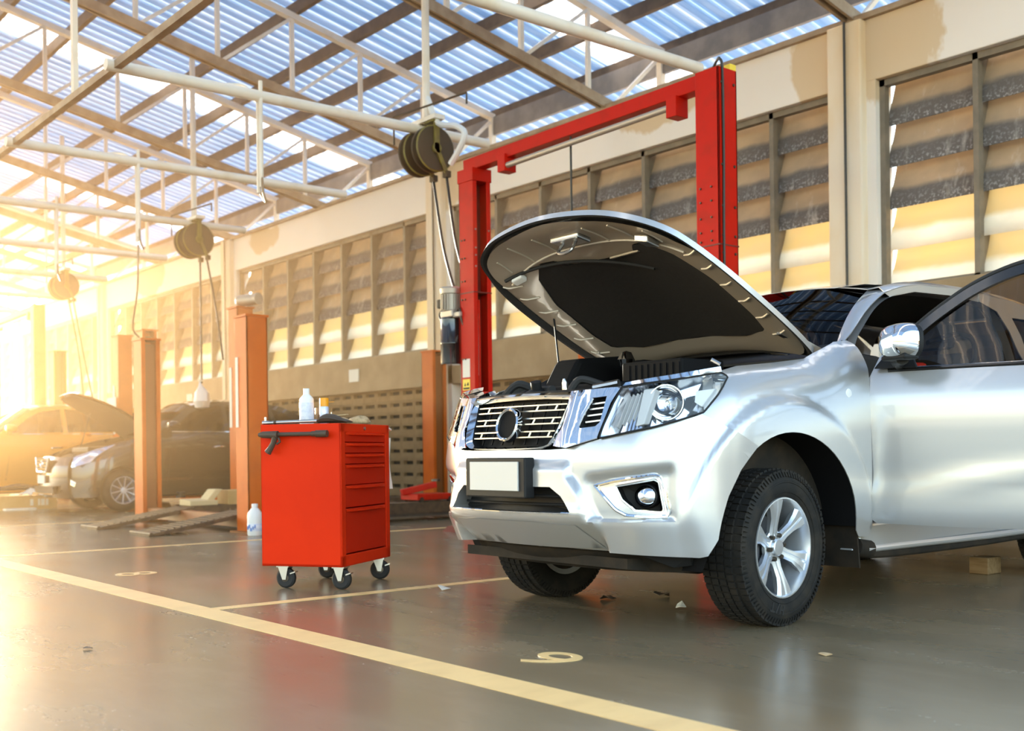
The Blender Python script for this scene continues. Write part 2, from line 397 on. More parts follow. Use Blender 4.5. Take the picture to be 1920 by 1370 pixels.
# ------------------------------------------------------------------ floor
UL, UR = -41.0, 4.5          # hall ends
fl = MB().box(UL, UR, -14, 10.62, -.2, 0).build('floor', 'floor_concrete', smooth=None); tag(fl, kind='structure'); ORG['floor'] = Vector((0, 0, 0))
gd = MB().box(-160, 90, -90, 90, -.5, -.21).build('ground_outside', 'ground_outside', smooth=None); tag(gd, kind='structure')
MB().box(UL, UR, 2.575, 2.755, 0, .002).build('painted_line', 'line_paint', fl, None)
BAY = [-1.42, -6.05, -10.66, -15.40, -20.05, -24.7, -29.35]
for x in BAY: MB().box(x-.05, x+.05, 2.757, 9.6, 0, .002).build('painted_line', 'line_paint', fl, None)
for ch, x, y, wd, hg in (('9', -3.58, 3.145, .235, .275), ('8', -8.30, 3.16, .22, .30), ('7', -12.95, 3.16, .22, .30), ('6', -17.7, 3.16, .22, .30)):
    c = bpy.data.curves.new('painted_number', 'FONT'); c.body = ch; c.extrude = .001; c.align_x = 'CENTER'; c.align_y = 'CENTER'
    tmp = bpy.data.objects.new('tmp', c); COL.objects.link(tmp); bpy.context.view_layer.update()
    dg = bpy.context.evaluated_depsgraph_get(); me = bpy.data.meshes.new_from_object(tmp.evaluated_get(dg)); me.name = 'painted_number'
    bpy.data.objects.remove(tmp)
    xs = [v.co.x for v in me.vertices]; ys = [v.co.y for v in me.vertices]
    cx, cyy = (min(xs)+max(xs))/2, (min(ys)+max(ys))/2; sx, sy = wd/(max(xs)-min(xs)), hg/(max(ys)-min(ys))
    for v in me.vertices: v.co = Vector(((v.co.x-cx)*sx+x, (v.co.y-cyy)*sy+y, v.co.z+.0015))
    me.materials.clear(); me.materials.append(MATS['line_paint'])
    o = bpy.data.objects.new('painted_number', me); COL.objects.link(o); o.parent = fl; o['label'] = 'painted number %s' % ch
# ------------------------------------------------------------------ wall
ZS0, ZS1, ZB0, ZB1 = 1.96, 2.56, 4.76, 5.42
wall = thing('wall_back', None, None, kind='structure')
MB().box(UL, UR, 10.5, 10.75, ZB0, ZB1).build('beam', 'wall_plaster', wall, None, bev=.01)
MB().box(UL, UR, 10.5, 10.75, ZS0, ZS1).build('sill_band', 'band_concrete', wall, None, bev=.01)
MB().box(UL, UR, 10.45, 10.80, ZB1, ZB1+.06).build('coping', 'steel_brown', wall, None)
MB().box(UL, UR, 10.66, 10.74, 0, ZS0).build('backing', 'vent_block', wall, None)
CL = [.39-7.57*k for k in range(7)]
for x in CL:
    MB().box(x, x+.42, 10.40, 10.8, 0, ZB1).build('column', 'column_concrete', wall, None, bev=.02)
    MB().box(x+.42, x+.53, 10.5, 10.8, 0, ZB0).build('column_reveal', 'wall_plaster', wall, None)
    MB().tube([(x+.24, 10.375, .0), (x+.24, 10.375, ZB1)], .014, 6).build('conduit', 'black_hose', wall)
# vent blocks 390x195 with a slot
def block_mb():
    m = MB(); a, b, h = .195, .0, .098
    o = [(-.193, -.096), (.193, -.096), (.193, .096), (-.193, .096)]; i1 = [(-.145, .005), (.145, .005), (.145, .068), (-.145, .068)]
    y0, y1 = 10.585, 10.655
    O = [Vector((x, y0, z)) for x, z in o]; I = [Vector((x, y0, z)) for x, z in i1]
    I2 = [Vector((x*.94, y1, z)) for x, z in i1]; OB = [Vector((x, y1, z)) for x, z in o]
    m.strip(O, I); m.strip(I, I2); m.strip(OB, O); return m
bm0 = block_mb().mesh('vent_block', mat='vent_block', smooth=None)
slm = MB().box(-.13, .13, 10.648, 10.652, .008, .064).mesh('slot_shade_sheet', mat='slot_shade', smooth=None)  # dark sheet that colours in the shade inside each slot
rest = MB(); rests = MB(); bq = block_mb()
for r in range(10):
    z = .098+r*.196
    n0 = int((-40.6)/.39)
    for k in range(n0, 22):
        x = k*.39
        if any(c-.2 < x < c+.73 for c in CL): continue
        if -20.4 < x < -12.6:
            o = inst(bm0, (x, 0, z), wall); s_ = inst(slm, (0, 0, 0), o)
        else: rest.add([v+Vector((x, 0, z)) for v in bq.v], bq.f)
rest.build('vent_block_rows', 'vent_block', wall, None, fix=False)['kind'] = 'stuff'
# louvre windows
def slat_mesh(mt, nm):
    pr = [(.165, .06), (.15, -.02), (.125, -.10), (.095, -.18), (.062, -.25), (.035, -.32), (.012, -.40), (.0, -.48)]
    m = MB(); A = [Vector((-.5, 10.665+a, b)) for a, b in pr]; rows = []
    for i in range(2): rows.append([Vector((-.5+i, p.y, p.z)) for p in A])
    back = [[Vector((q.x, q.y+.008, q.z)) for q in r] for r in rows]
    m.grid(rows); m.grid(back)
    for r in (0, 1): m.strip(rows[r], back[r], False)
    m.strip([rows[0][0], rows[1][0]], [back[0][0], back[1][0]], False); m.strip([rows[0][-1], rows[1][-1]], [back[0][-1], back[1][-1]], False)
    return m.mesh(nm, mat=mt, smooth=60)
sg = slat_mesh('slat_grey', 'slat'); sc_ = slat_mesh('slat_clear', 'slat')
PIT = (ZB0-ZS1)/5
for k in range(6):
    x0 = CL[k+1]+.53; x1 = CL[k]; n = k+1
    wn = thing('window_%d' % n, None, None, kind='structure')
    ed = [x0]+[x0+1.06+1.02*i for i in range(6)]+[x1]
    fr = MB().box(x0, x1, 10.575, 10.66, ZB0-.07, ZB0).box(x0, x1, 10.575, 10.66, ZS1, ZS1+.03)
    fr.box(x0, x0+.06, 10.575, 10.66, ZS1, ZB0).box(x1-.05, x1, 10.575, 10.66, ZS1, ZB0).build('window_frame', 'mullion', wn, None)
    for x in ed[1:-1]: MB().box(x-.028, x+.028, 10.575, 10.66, ZS1, ZB0).box(x-.004, x+.004, 10.66, 10.85, ZS1, ZB0).build('mullion', 'mullion', wn, None)
    if k > 0:
        for i in range(7):
            a = ed[i]+(.035 if i == 0 else .0); b = ed[i+1]
            for r in range(5):
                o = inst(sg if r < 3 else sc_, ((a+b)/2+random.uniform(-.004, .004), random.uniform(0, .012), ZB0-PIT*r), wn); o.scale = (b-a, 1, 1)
                o.rotation_euler.y = random.uniform(-.004, .004)
    else:
        for i in range(7):
            a = ed[i]+(.035 if i == 0 else .0); b = ed[i+1]
            for r in range(5):
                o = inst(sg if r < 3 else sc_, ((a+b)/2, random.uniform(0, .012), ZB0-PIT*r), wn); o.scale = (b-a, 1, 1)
# notices and switch plates on the band
tag(MB().box(-17.30, -16.98, 10.485, 10.499, 2.16, 2.38).build('wall_notice', 'paper', smooth=None), 'blank cream notice on the brown wall band behind the tool cart', 'notice')
o = thing('wall_socket', 'small white socket plate on the brown wall band behind the dark car', 'socket')
MB().box(-24.35, -24.05, 10.48, 10.499, 2.05, 2.28).build('plate', 'paper', o, None, bev=.006); MB().box(-24.27, -24.13, 10.474, 10.481, 2.13, 2.20).build('socket_face', 'metal_dark', o, None)
# ------------------------------------------------------------------ roof
SLP = .2155
def zt(v): return 6.43+SLP*(11.6-v)          # top chord
def zb(v): return 5.50+SLP*(10.5-v)          # bottom chord
VR0, VR1, VRG = 12.9, -14.0, -4.0
roof = thing('ceiling', None, None, kind='structure')
def zr(v): return zt(max(v, 2*VRG-v))+.23
SKY_U = [(-4.3, -3.3), (-11.95, -10.95), (-19.75, -18.75), (-27.55, -26.55), (-35.3, -34.3)]
def sheet(u0, u1, name, mt, th=.0):
    n = max(1, round((u1-u0)/.25)); p = (u1-u0)/n; m = MB(); A = []
    for k in range(n):
        for a, b in ((0, 0), (.52, 0), (.62, .035), (.88, .035)): A.append((u0+(k+a)*p, b))
    A.append((u1, 0))
    m.grid([[Vector((x, VR0, zr(VR0)+h)) for x, h in A], [Vector((x, VRG, zr(VRG)+h)) for x, h in A], [Vector((x, VR1, zr(VR1)+h)) for x, h in A]])
    return m.build(name, mt, roof, None, fix=False)
edges = [UL]+[e for s in sorted(SKY_U) for e in s]+[UR]
for i in range(0, len(edges)-1):
    a, b = edges[i], edges[i+1]
    if i % 2: sheet(a, b, 'skylight_sheet', 'skylight')
    else:
        n = max(1, round((b-a)/2.25))
        for q in range(n): sheet(a+(b-a)*q/n, a+(b-a)*(q+1)/n, 'roof_sheet', 'roof_metal')
v = 11.78
while v > VRG:
    z = zt(v)+.05
    MB().box(UL, UR, v-.02, v+.055, z, z+.175).build('purlin', 'purlin', roof, None); v -= .955
TR = [-6.93+3.785*1, -6.93]+[-6.93-3.785*k for k in range(1, 9)]
ts = sorted(TR)
for a, b in zip(ts[:-1], ts[1:]): MB().box(a+.06, b-.06, 11.58, 11.64, 6.12, 6.42).build('eave_board', 'fascia', roof, None)
# trusses
def make_truss():
    t = thing('roof_truss', 'x', 'roof truss', (0, 0, 0))
    vb = 10.75
    a, b = Vector((0, 11.62, zt(11.62))), Vector((0, VRG, zt(VRG)))
    MB().bar(a, b, .11, .09).build('top_chord', 'steel_white', t, None)
    a, b = Vector((0, vb, zb(vb))), Vector((0, VRG, zb(VRG)))
    m = MB(); m.bar(a+Vector((-.045, 0, 0)), b+Vector((-.045, 0, 0)), .035, .13).bar(a+Vector((.045, 0, 0)), b+Vector((.045, 0, 0)), .035, .13).bar(a+Vector((0, 0, .05)), b+Vector((0, 0, .05)), .11, .03)
    m.build('bottom_chord', 'steel_brown', t, None)
    MB().bar((0, 11.6, zt(11.6)), (0, 11.6, 5.95), .09, .09).build('eave_post', 'steel_white', t, None)
    MB().bar((0, 11.55, zt(11.55)-.1), (0, 10.62, zb(10.62)), .05, .05).build('eave_brace', 'steel_white', t, None)
    v = 10.2; k = 0
    while v > VRG+.5:
        MB().bar((0, v, zb(v)), (0, v, zt(v)), .055, .055).build('web_post', 'steel_white', t, None)
        MB().bar((.02, v, zt(v)-.03), (.02, v-1.12, zb(v-1.12)+.03), .045, .045).build('web_diagonal', 'steel_white', t, None)
        v -= 1.15
    return t
t0 = make_truss()
TL = ['pale steel roof truss highest in the right-hand corner of the picture', 'pale roof truss meeting the wall at the stained right-hand concrete column',
      'pale roof truss reaching the wall top behind the red lift beam', 'pale roof truss ending at the column behind the twin hose reel near the red lift',
      'pale roof truss ending on the wall top left of the first hose reel', 'pale roof truss ending at the column above the orange four-post lift',
      'hazy roof truss ending on the wall just left of the second hose reel', 'hazy roof truss ending at the column above the orange car',
      'hazy pale roof truss second from the far end of the hall', 'last roof truss at the far hazy end of the hall']
for i, x in enumerate(sorted(TR, reverse=True)):
    o = t0 if i == 0 else dup(t0); o.location = (x, 0, 0); tag(o, TL[i], 'roof truss', 'sloping roof trusses')
# horizontal service pipes, their rail and drops
rail = MB().bar((UL+2, 3.9, 4.60), (2, 3.9, 4.60), .07, .07).build('support_rail', 'steel_brown', smooth=None)
tag(rail, 'long brown steel rail running under the roof and carrying pipe ends', 'rail')
PU = [-7.25, -10.6, -13.9, -17.1, -20.35, -23.5, -26.8, -30]
PLb = ['thick cream pipe passing behind the top of the red lift beam', 'thick cream pipe running to the first twin hose reel', 'cream pipe below the second truss with a hooked drop at its middle',
       'cream pipe running to the second hose reel', 'hazy cream pipe between second and third hose reels', 'hazy cream pipe running to the third hose reel', 'hazy cream pipe just beyond the third hose reel', 'hazy cream pipe farthest down the hall']
for i, x in enumerate(PU):
    o = MB().tube([(x, 3.8, 4.60), (x, 8.4, 4.60)], .058, 12).build('ceiling_pipe', 'steel_white'); tag(o, PLb[i], 'pipe', 'horizontal pipes under the roof')
for i, x in enumerate([-8.0, -11.8, -15.6, -19.4, -23.2]):
    o = MB().bar((x-.025, 3.9, 4.62), (x-.025, 3.9, zb(3.9)+.2), .03, .03).bar((x+.045, 3.9, 4.62), (x+.045, 3.9, zb(3.9)+.2), .05, .05).build('rail_hanger', 'steel_white', smooth=None)
    tag(o, ['double steel hanger of the support rail nearest the viewer', 'double steel hanger holding the support rail at top left', 'double hanger of the rail, third from the viewer', 'hazy double rail hanger, fourth from the viewer', 'hazy double rail hanger, fifth and farthest'][i], 'hanger', 'hangers of the support rail')
def drop(x, y, z1, label):
    o = thing('drop_pipe', label, 'pipe', (x, y, z1), 'drop pipes below the service pipes')
    MB().tube([(x-.03, y, 4.62), (x-.03, y, z1)], .022, 8).tube([(x+.03, y, 4.75), (x+.03, y, z1+.05)], .022, 8).build('conduit', 'steel_white', o)
    MB().tube(crom([(x+.03, y, z1+.2), (x+.06, y, z1), (x+.02, y+.05, z1-.09), (x-.05, y+.03, z1), (x-.05, y, z1+.12)], 5), .014, 6).build('cable_loop', 'steel_brown', o)
    MB().tube(crom([(x-.03, y-.35, 4.66), (x-.03, y-.15, 4.68), (x-.03, y-.02, 4.55)], 5), .018, 6).build('elbow', 'steel_white', o)
drop(-10.6, 5.39, 3.6, 'cream drop pipe with a cable loop, hanging from the nearest reel pipe')
drop(-13.9, 5.37, 3.6, 'cream drop pipe hanging left of the orange four-post lift')
drop(-17.1, 5.37, 3.6, 'hazy cream drop pipe hanging above the dark car')
drop(-20.35, 5.37, 3.6, 'hazy cream drop pipe farthest left in the picture')
# hose reels
def reel(x, y, z, label, post=True, hose=None):
    o = thing('hose_reel', label, 'hose reel', (x, y, z), 'hose reels under the roof')
    for dx, nm in ((-.17, 'drum'), (.09, 'drum')):
        p = [(.0, -.07), (.25, -.07), (.26, -.055), (.25, -.04), (.21, -.03), (.21, .03), (.25, .04), (.26, .055), (.25, .07), (.0, .07)]
        d = MB().lathe(p, (x+dx, y, z), (1, 0, 0), 28).build('drum', 'reel_dark', o)
        MB().lathe([(.20, .065), (.25, .069), (.266, .055), (.25, .038)], (x+dx, y, z), (1, 0, 0), 28).build('flange', 'reel_olive', d)
        MB().lathe([(.20, -.03), (.225, -.015), (.2, 0), (.225, .015), (.2, .03)], (x+dx, y, z), (1, 0, 0), 24).build('coiled_hose', 'reel_dark', d)
        MB().lathe([(0, .072), (.06, .072), (.06, .095), (0, .095)], (x+dx, y, z), (1, 0, 0), 14).build('hub', 'reel_olive', d)
        m = MB().bar((x+dx+.085, y, z+.33), (x+dx+.085, y, z-.02), .02, .07, (0, 1, 0)).bar((x+dx+.085, y, z), (x+dx+.085, y+.13, z-.26), .02, .05, (0, 1, 0)).box(x+dx-.09, x+dx+.1, y-.05, y+.05, z+.30, z+.34)
        m.build('bracket', 'reel_olive', o, None)
        MB().obox((x+dx+.08, y+.14, z-.28), (.04, 0, 0), (0, .03, 0), (0, 0, .035)).build('hose_guide', 'reel_dark', o, None)
    MB().box(x-.3, x+.24, y-.07, y+.07, z+.32, z+.37).build('mounting_plate', 'steel_white', o, None)
    if post: MB().tube([(x-.02, y, z+.34), (x-.02, y, zr(y)-.1)], .045, 10).build('hanger_post', 'steel_white', o)
    MB().tube([(x-.32, y-.25, z+.1), (x-.32, y-.25, z+.42), (x+.9, y-.12, z+.42), (x+.9, y-.12, z+.3)], .012, 6).build('wire_guard', 'reel_dark', o)
    return o
def hosething(pts, r, mt, label, name='hanging_hose'):
    o = MB().tube(crom(pts, 6), r, 8).build(name, mt); tag(o, label, 'hose', 'hoses hanging from reels and pipes'); return o
reel(-10.5, 7.45, 4.34, 'olive twin hose reel under the roof beside the red lift'); reel(-17.03, 7.5, 4.32, 'hazy olive hose reel above the orange four-post lift'); reel(-23.43, 7.5, 4.37, 'hazy hose reel at the far left of the hall')
hosething([(-10.6, 7.59, 4.06), (-10.35, 7.55, 3.2), (-10.0, 7.50, 2.45), (-9.93, 7.39, 2.1)], .016, 'black_hose', 'dark hose slanting from the first reel across to the red lift post')
hosething([(-10.34, 7.59, 4.06), (-10.2, 7.6, 3.3), (-10.0, 7.62, 2.7), (-9.86, 7.5, 2.4)], .016, 'black_hose', 'dark hose dropping from the first reel close beside the red lift post')
hosething([(-17.13, 7.63, 4.0), (-17.13, 7.63, 3.0), (-17.13, 7.63, 2.05)], .016, 'black_hose', 'straight hose hanging from the second reel with a white bag on it')
hosething([(-16.87, 7.63, 4.0), (-16.5, 7.6, 3.2), (-16.05, 7.5, 2.35)], .016, 'black_hose', 'hose slanting from the second reel to an orange post')
hosething([(-23.53, 7.63, 4.05), (-23.0, 7.63, 3.0), (-22.6, 7.6, 1.9)], .016, 'black_hose', 'hazy hose slanting from the third reel')
hosething([(-23.27, 7.63, 4.05), (-22.6, 7.6, 2.9), (-22.0, 7.6, 1.8)], .016, 'black_hose', 'hazy hose from the third reel slanting farthest right')
hosething([(-13.9, 5.37, 3.55), (-13.95, 5.37, 3.0), (-14.2, 5.4, 2.55), (-14.25, 5.5, 2.42)], .012, 'steel_brown', 'thin cable hanging from the drop pipe beside the orange lift', 'hanging_cable')
hosething([(-10.5, 7.45, 4.95), (-10.3, 7.45, 4.62), (-9.95, 7.45, 4.50), (-9.80, 7.45, 4.38), (-9.90, 7.44, 4.22), (-10.05, 7.44, 4.10)], .035, 'hose_white', 'looped white conduit between the hose reel and the red lift top', 'flexible_conduit')
m = MB(); m.lathe([(.0, -.36), (.09, -.34), (.13, -.24), (.11, -.1), (.05, .0), (.015, .06), (.03, .10)], (-17.13, 7.63, 2.0), (0, 0, 1), 14)
for i, p in enumerate(m.v): m.v[i] = p+Vector((.02*math.sin(p.z*31+p.y*17), .02*math.sin(p.x*37+p.z*11), 0))
tag(m.build('plastic_bag', 'plastic_bag'), 'white plastic bag hanging on a hose above the dark car', 'bag')
# ------------------------------------------------------------------ lifts
def channel(m, u0, u1, v0, v1, z0, z1, side, t=.018, lip=.055):
    """steel C column; side=+1 opens towards +u, -1 towards -u"""
    a, b = (u0, u1) if side > 0 else (u1, u0)
    def bx(x0, x1, y0, y1): m.box(min(x0, x1), max(x0, x1), y0, y1, z0, z1)
    bx(a, a+side*t, v0, v1); bx(a, b, v0, v0+t); bx(a, b, v1-t, v1)
    bx(b-side*t, b, v0+t, v0+lip); bx(b-side*t, b, v1-lip, v1-t); return m
def bolts(m, pts, ax, r=.012, h=.012):
    for p in pts: m.lathe([(0, h), (r*.8, h), (r, h*.6), (r, 0)], p, ax, 6)
    return m
def col_parts(t, u0, u1, v0, v1, zt_, side, cm, dm, cap=True, split=None):
    c = channel(MB(), u0, u1, v0, v1, .0, zt_, side).build('column', cm, t, None, bev=.004)
    inn = MB().box(min(u0, u1)+.03, max(u0, u1)-.05, v0+.06, v1-.06, .3, zt_-.1)
    a = u0 if side > 0 else u1
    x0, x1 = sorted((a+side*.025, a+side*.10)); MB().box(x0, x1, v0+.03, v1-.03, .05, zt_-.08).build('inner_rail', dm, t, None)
    m = MB().prism([(u0-.32, v0-.05, .0), (u1+.32, v0-.05, .0), (u1+.2, v0-.05, .07), (u0-.2, v0-.05, .07)], (0, v1-v0+.15, 0)); m.build('base_plate', dm, t, None)
    if cap: MB().box(u0-.02, u1+.02, v0-.02, v1+.02, zt_, zt_+.025).build('cap', cm, t, None)
    if split:
        MB().box(u0-.004, u1+.004, v0-.005, v1+.004, split-.006, split+.006).build('splice_joint', dm, t, None)
    return c
def carriage(t, u0, u1, v0, v1, z, side, cm, arms):
    a, b = (u0, u1) if side > 0 else (u1, u0)
    x0, x1 = sorted((a+side*.06, b+side*.10)); MB().box(x0, x1, v0+.07, v1-.07, z, z+.55).build('carriage', cm, t, None, bev=.006)
    for sg_, ln in arms:
        p = Vector((b+side*.06, (v0+v1)/2, z+.08)); q = p+Vector((side*.55*ln, sg_*.75*ln, 0))
        ar = MB().bar(p, q, .10, .10).build('arm', cm, t, None, bev=.006)
        MB().lathe([(0, .0), (.07, 0), (.07, .03), (.03, .03), (.03, .07), (.06, .07), (.06, .09), (0, .09)], q+Vector((0, 0, .05)), (0, 0, 1), 14).build('arm_pad', 'rubber', ar)
def gantry(label, ul, ur, v0, H_, cm, dm, full, group):
    t = thing('two_post_lift', label, 'car lift', (ul, v0, 0), group)
    w, d = .255, .245
    col_parts(t, ul, ul+w, v0, v0+d, H_-.17, 1, cm, dm, False, 2.62)
    col_parts(t, ur, ur+w, v0, v0+d, H_, -1, cm, dm, False, 2.62)
    y = v0+d/2
    MB().bar((ul+.02, y, H_-.10), (ur+.04, y, H_-.06), .14, .13).build('cross_beam', cm, t, None, bev=.006)
    MB().box(ul-.01, ul+w+.01, v0-.01, v0+d+.01, H_-.30, H_-.16).build('head_collar', cm, t, None, bev=.004)
    for x in (ul+.72, ur-.30): MB().box(x-.06, x+.06, v0+.02, v0+.18, H_-.30, H_-.12).build('bar_bracket', cm, t, None, bev=.004)
    MB().tube([(ul+.74, v0+.06, H_-.24), (ur-.30, v0+.06, H_-.20)], .03, 12).build('shutoff_bar', 'motor_grey', t)
    carriage(t, ul, ul+w, v0, v0+d, .12, 1, cm, [(-1, .8), (1, 1.0)]); carriage(t, ur, ur+w, v0, v0+d, .12, -1, cm, [(1, .8)])
    if not full: return t
    x = ul+.17
    MB().tube([(x, v0+.10, .3), (x, v0+.10, 1.72)], .035, 12).build('cylinder', 'black_gloss', t); MB().tube([(x, v0+.10, 1.72), (x, v0+.10, 2.42)], .022, 12).build('piston_rod', 'steel_white', t)
    MB().tube(crom([(x-.02, v0+.08, 2.42), (x+.04, v0+.08, 2.46), (x+.07, v0+.08, 2.36), (x+.07, v0+.08, .4)], 6), .012, 6).build('hydraulic_hose', 'lift_red', t)
    pts = [(ul+.05+i*.05, v0, z) for i in (0, 1) for z in (1.9, 2.55, 2.75, 3.0, 3.2)]; bolts(MB(), pts, (0, -1, 0), .011).build('bolt_row', 'metal_dark', t)
    pts = [(ul+w, v0+.03+i*.18, z) for i in (0, 1) for z in (2.9, 3.02, 3.1, 3.3)]; bolts(MB(), pts, (1, 0, 0), .010).build('bolt_row', 'metal_silver', t)
    pts = [(ur+.05+i*.12, v0, z) for i in (0, 1) for z in (2.66, 2.74, 2.86, 3.0, 3.12)]; bolts(MB(), pts, (0, -1, 0), .010).build('bolt_row', 'metal_dark', t)
    pts = [(ur+w, v0+.04+i*.16, z) for i in (0, 1) for z in (2.55, 2.7, 2.95, 3.3, 4.0)]; bolts(MB(), pts, (1, 0, 0), .013).build('bolt_row', 'metal_dark', t)
    # cable on the right column
    cx = ur+w+.012
    MB().tube(crom([(ur+.05, v0+.15, H_+.02), (ur+.15, v0+.12, H_+.10), (cx-.03, v0+.05, H_+.07), (cx, v0+.045, H_-.05), (cx, v0+.05, 3.4), (cx, v0+.04, 2.6), (cx, v0+.05, 1.2), (cx, v0+.05, .3)], 8), .012, 6).build('cable', 'black_hose', t)
    MB().tube([(ul+1.72, v0+.1, H_-.13), (ul+1.72, v0+.1, 2.0)], .011, 6).build('switch_cord', 'black_hose', t)
    MB().box(ur+.17, ur+.24, v0+.18, v0+.26, H_, H_+.06).build('limit_switch', 'sticker_yellow', t, None, bev=.005)
    # hydraulic power unit
    px_, py_ = ul-.19, v0+.02
    pu = MB().lathe([(0, 1.86), (.12, 1.86), (.125, 1.88), (.125, 2.08), (.128, 2.085), (.128, 2.1), (.125, 2.105), (.125, 2.36), (.11, 2.38), (0, 2.38)], (px_, py_, 0), (0, 0, 1), 24).build('oil_tank', 'black_gloss', t)
    MB().box(px_-.10, px_+.12, py_-.08, py_+.08, 2.38, 2.46).obox((px_+.16, py_-.02, 2.40), (.07, 0, 0), (0, .04, 0), (0, 0, .03)).build('valve_block', 'motor_grey', t, None, bev=.012)
    m = MB()
    pr = [(0, 2.46), (.10, 2.46), (.10, 2.48)]
    m.lathe([(.0, 2.46), (.095, 2.46), (.095, 2.64), (.12, 2.645), (.125, 2.70), (.11, 2.72), (0, 2.72)], (px_, py_, 0), (0, 0, 1), 24)
    for k in range(20):
        a = 2*math.pi*k/20; c, s = math.cos(a), math.sin(a); m.obox((px_+.105*c, py_+.105*s, 2.55), (.014*c, .014*s, 0), (-.004*s, .004*c, 0), (0, 0, .085))
    m.build('motor', 'motor_grey', t, 30)
    MB().box(px_-.19, px_-.09, py_-.06, py_+.05, 2.50, 2.60).build('terminal_box', 'black_plastic', t, None, bev=.01)
    MB().tube(crom([(px_-.15, py_, 2.5), (px_-.22, py_, 2.44), (px_-.16, py_-.02, 2.37), (px_-.06, py_-.05, 2.41)], 6), .012, 6).build('motor_cable', 'black_hose', t)
    MB().tube(crom([(px_+.1, py_, 2.42), (px_+.2, py_-.03, 2.46), (px_+.22, py_-.03, 2.36), (px_+.24, py_, 2.25)], 6), .014, 6).build('pressure_hose', 'metal_dark', t)
    # warning stickers
    for i, (z0, z1, mt) in enumerate(((1.70, 1.90, 'paper'), (1.56, 1.68, 'sticker_yellow'), (1.42, 1.54, 'sticker_yellow'), (1.28, 1.40, 'sticker_yellow'), (1.10, 1.26, 'sticker_yellow'))):
        s_ = MB().box(ul+.04, ul+.17, v0-.003, v0-.0005, z0, z1).build('warning_sticker', mt, t, None)
        if mt == 'sticker_yellow':
            k = MB().box(ul+.05, ul+.16, v0-.004, v0-.003, z0+.01, z0+.03)
            k.prism([(ul+.065, v0-.004, z0+.045), (ul+.10, v0-.004, z0+.045), (ul+.0825, v0-.004, z0+.085)], (0, .001, 0)).prism([(ul+.11, v0-.004, z0+.05), (ul+.15, v0-.004, z0+.05), (ul+.14, v0-.004, z0+.09), (ul+.12, v0-.004, z0+.07)], (0, .001, 0)); k.build('pictogram', 'black_plastic', s_, None)
    MB().box(ul-.045, ul-.001, v0+.05, v0+.2, 1.35, 1.66).build('control_box', 'sticker_yellow', t, None, bev=.004)
    return t
gantry('tall red two-post lift with overhead beam behind the silver pickup', -9.86, -6.44, 7.40, 4.13, 'lift_red', 'lift_red_dark', True, None)
gantry('hazy tall lift with overhead beam at the far left edge', -28.9, -25.4, 7.40, 4.20, 'lift_orange', 'lift_orange_dark', False, None)
def twopost(label, ul, ur, v0, H_, grp, motor):
    t = thing('two_post_lift', label, 'car lift', (ul, v0, 0), grp)
    for x, sd in ((ul, 1), (ur, -1)):
        col_parts(t, x, x+.30, v0, v0+.26, H_, sd, 'lift_orange', 'lift_orange_dark')
        carriage(t, x, x+.30, v0, v0+.26, .12, sd, 'lift_orange', [(-1, .9), (1, 1.0)])
        MB().box(x+.02, x+.10, v0-.006, v0-.001, 1.30, 2.20 if sd < 0 else 1.9).build('white_decal', 'paper', t, None)
    if motor: MB().lathe([(0, 0), (.07, 0), (.085, .02), (.085, .30), (.075, .36), (.09, .37), (.09, .42), (0, .43)], (ur+.15, v0+.1, H_+.12), (.9, .3, 0), 18).build('top_motor', 'motor_grey', t)
    return t
t = twopost('orange two-post lift with a top motor holding the dark car', -19.45, -15.75, 7.45, 3.08, None, True)
t = twopost('hazy orange two-post lift around the orange car', -24.45, -20.75, 7.5, 3.1, None, False)
tag(MB().box(-20.98, -20.52, 7.465, 7.478, 1.45, 1.98).build('pinned_sheet', 'paper', smooth=None), 'pale paper sheet pinned on an orange lift post', 'paper')
# four-post lift with runways
t = thing('four_post_lift', 'low orange four-post drive-on lift with two dark runways and ramps', 'car lift', (-13.1, 7.5, 0))
for x, y, sd in ((-11.93, 5.72, -1), (-15.05, 5.72, 1), (-10.85, 10.08, -1), (-14.45, 10.08, 1)):
    y1 = y+.26
    channel(MB(), x, x+.30, y, y1, 0, 2.45, sd).build('post', 'lift_orange', t, None, bev=.004)
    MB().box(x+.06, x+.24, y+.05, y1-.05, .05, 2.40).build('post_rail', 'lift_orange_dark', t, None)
    MB().box(x-.06, x+.36, y-.06, y1+.06, 0, .02).build('foot_plate', 'lift_orange_dark', t, None)
    MB().box(x-.012, x+.312, y-.012, y1+.012, 2.45, 2.475).build('cap', 'lift_orange', t, None)
for x0, x1 in ((-14.22, -13.66), (-12.58, -12.02)):
    MB().box(x0, x1, 5.95, 10.2, .06, .22).build('runway', 'runway_dark', t, None, bev=.004)
    m = MB(); y = 6.0
    while y < 10.1: m.box(x0-.01, x1+.01, y, y+.11, .22, .232); y += .2
    m.build('tread_bars', 'ramp_steel', t, None)
    for xx in (x0-.02, x1): MB().box(xx, xx+.02, 5.95, 10.2, .10, .24).build('side_rail', 'ramp_steel', t, None)
    p = [(x0, 4.72, .012), (x0, 4.80, .035), (x0, 5.30, .115), (x0, 5.95, .225), (x0, 5.95, .18), (x0, 5.3, .07), (x0, 4.8, .0), (x0, 4.72, .0)]
    rp = MB().prism(p, (x1-x0, 0, 0)).build('ramp', 'ramp_steel', t, None, bev=.003)
    m = MB()
    for k in range(14):
        y = 4.86+k*.078; z = .035+(y-4.80)*(.19/1.15)*.96; m.box(x0+.03, x1-.03, y, y+.02, z-.01, z+.012)
    m.build('grip_bars', 'ramp_steel', rp, None)
    MB().tube([(x0-.02, 4.74, .025), (x1+.02, 4.74, .025)], .02, 8).build('ramp_roller', 'ramp_steel', rp)
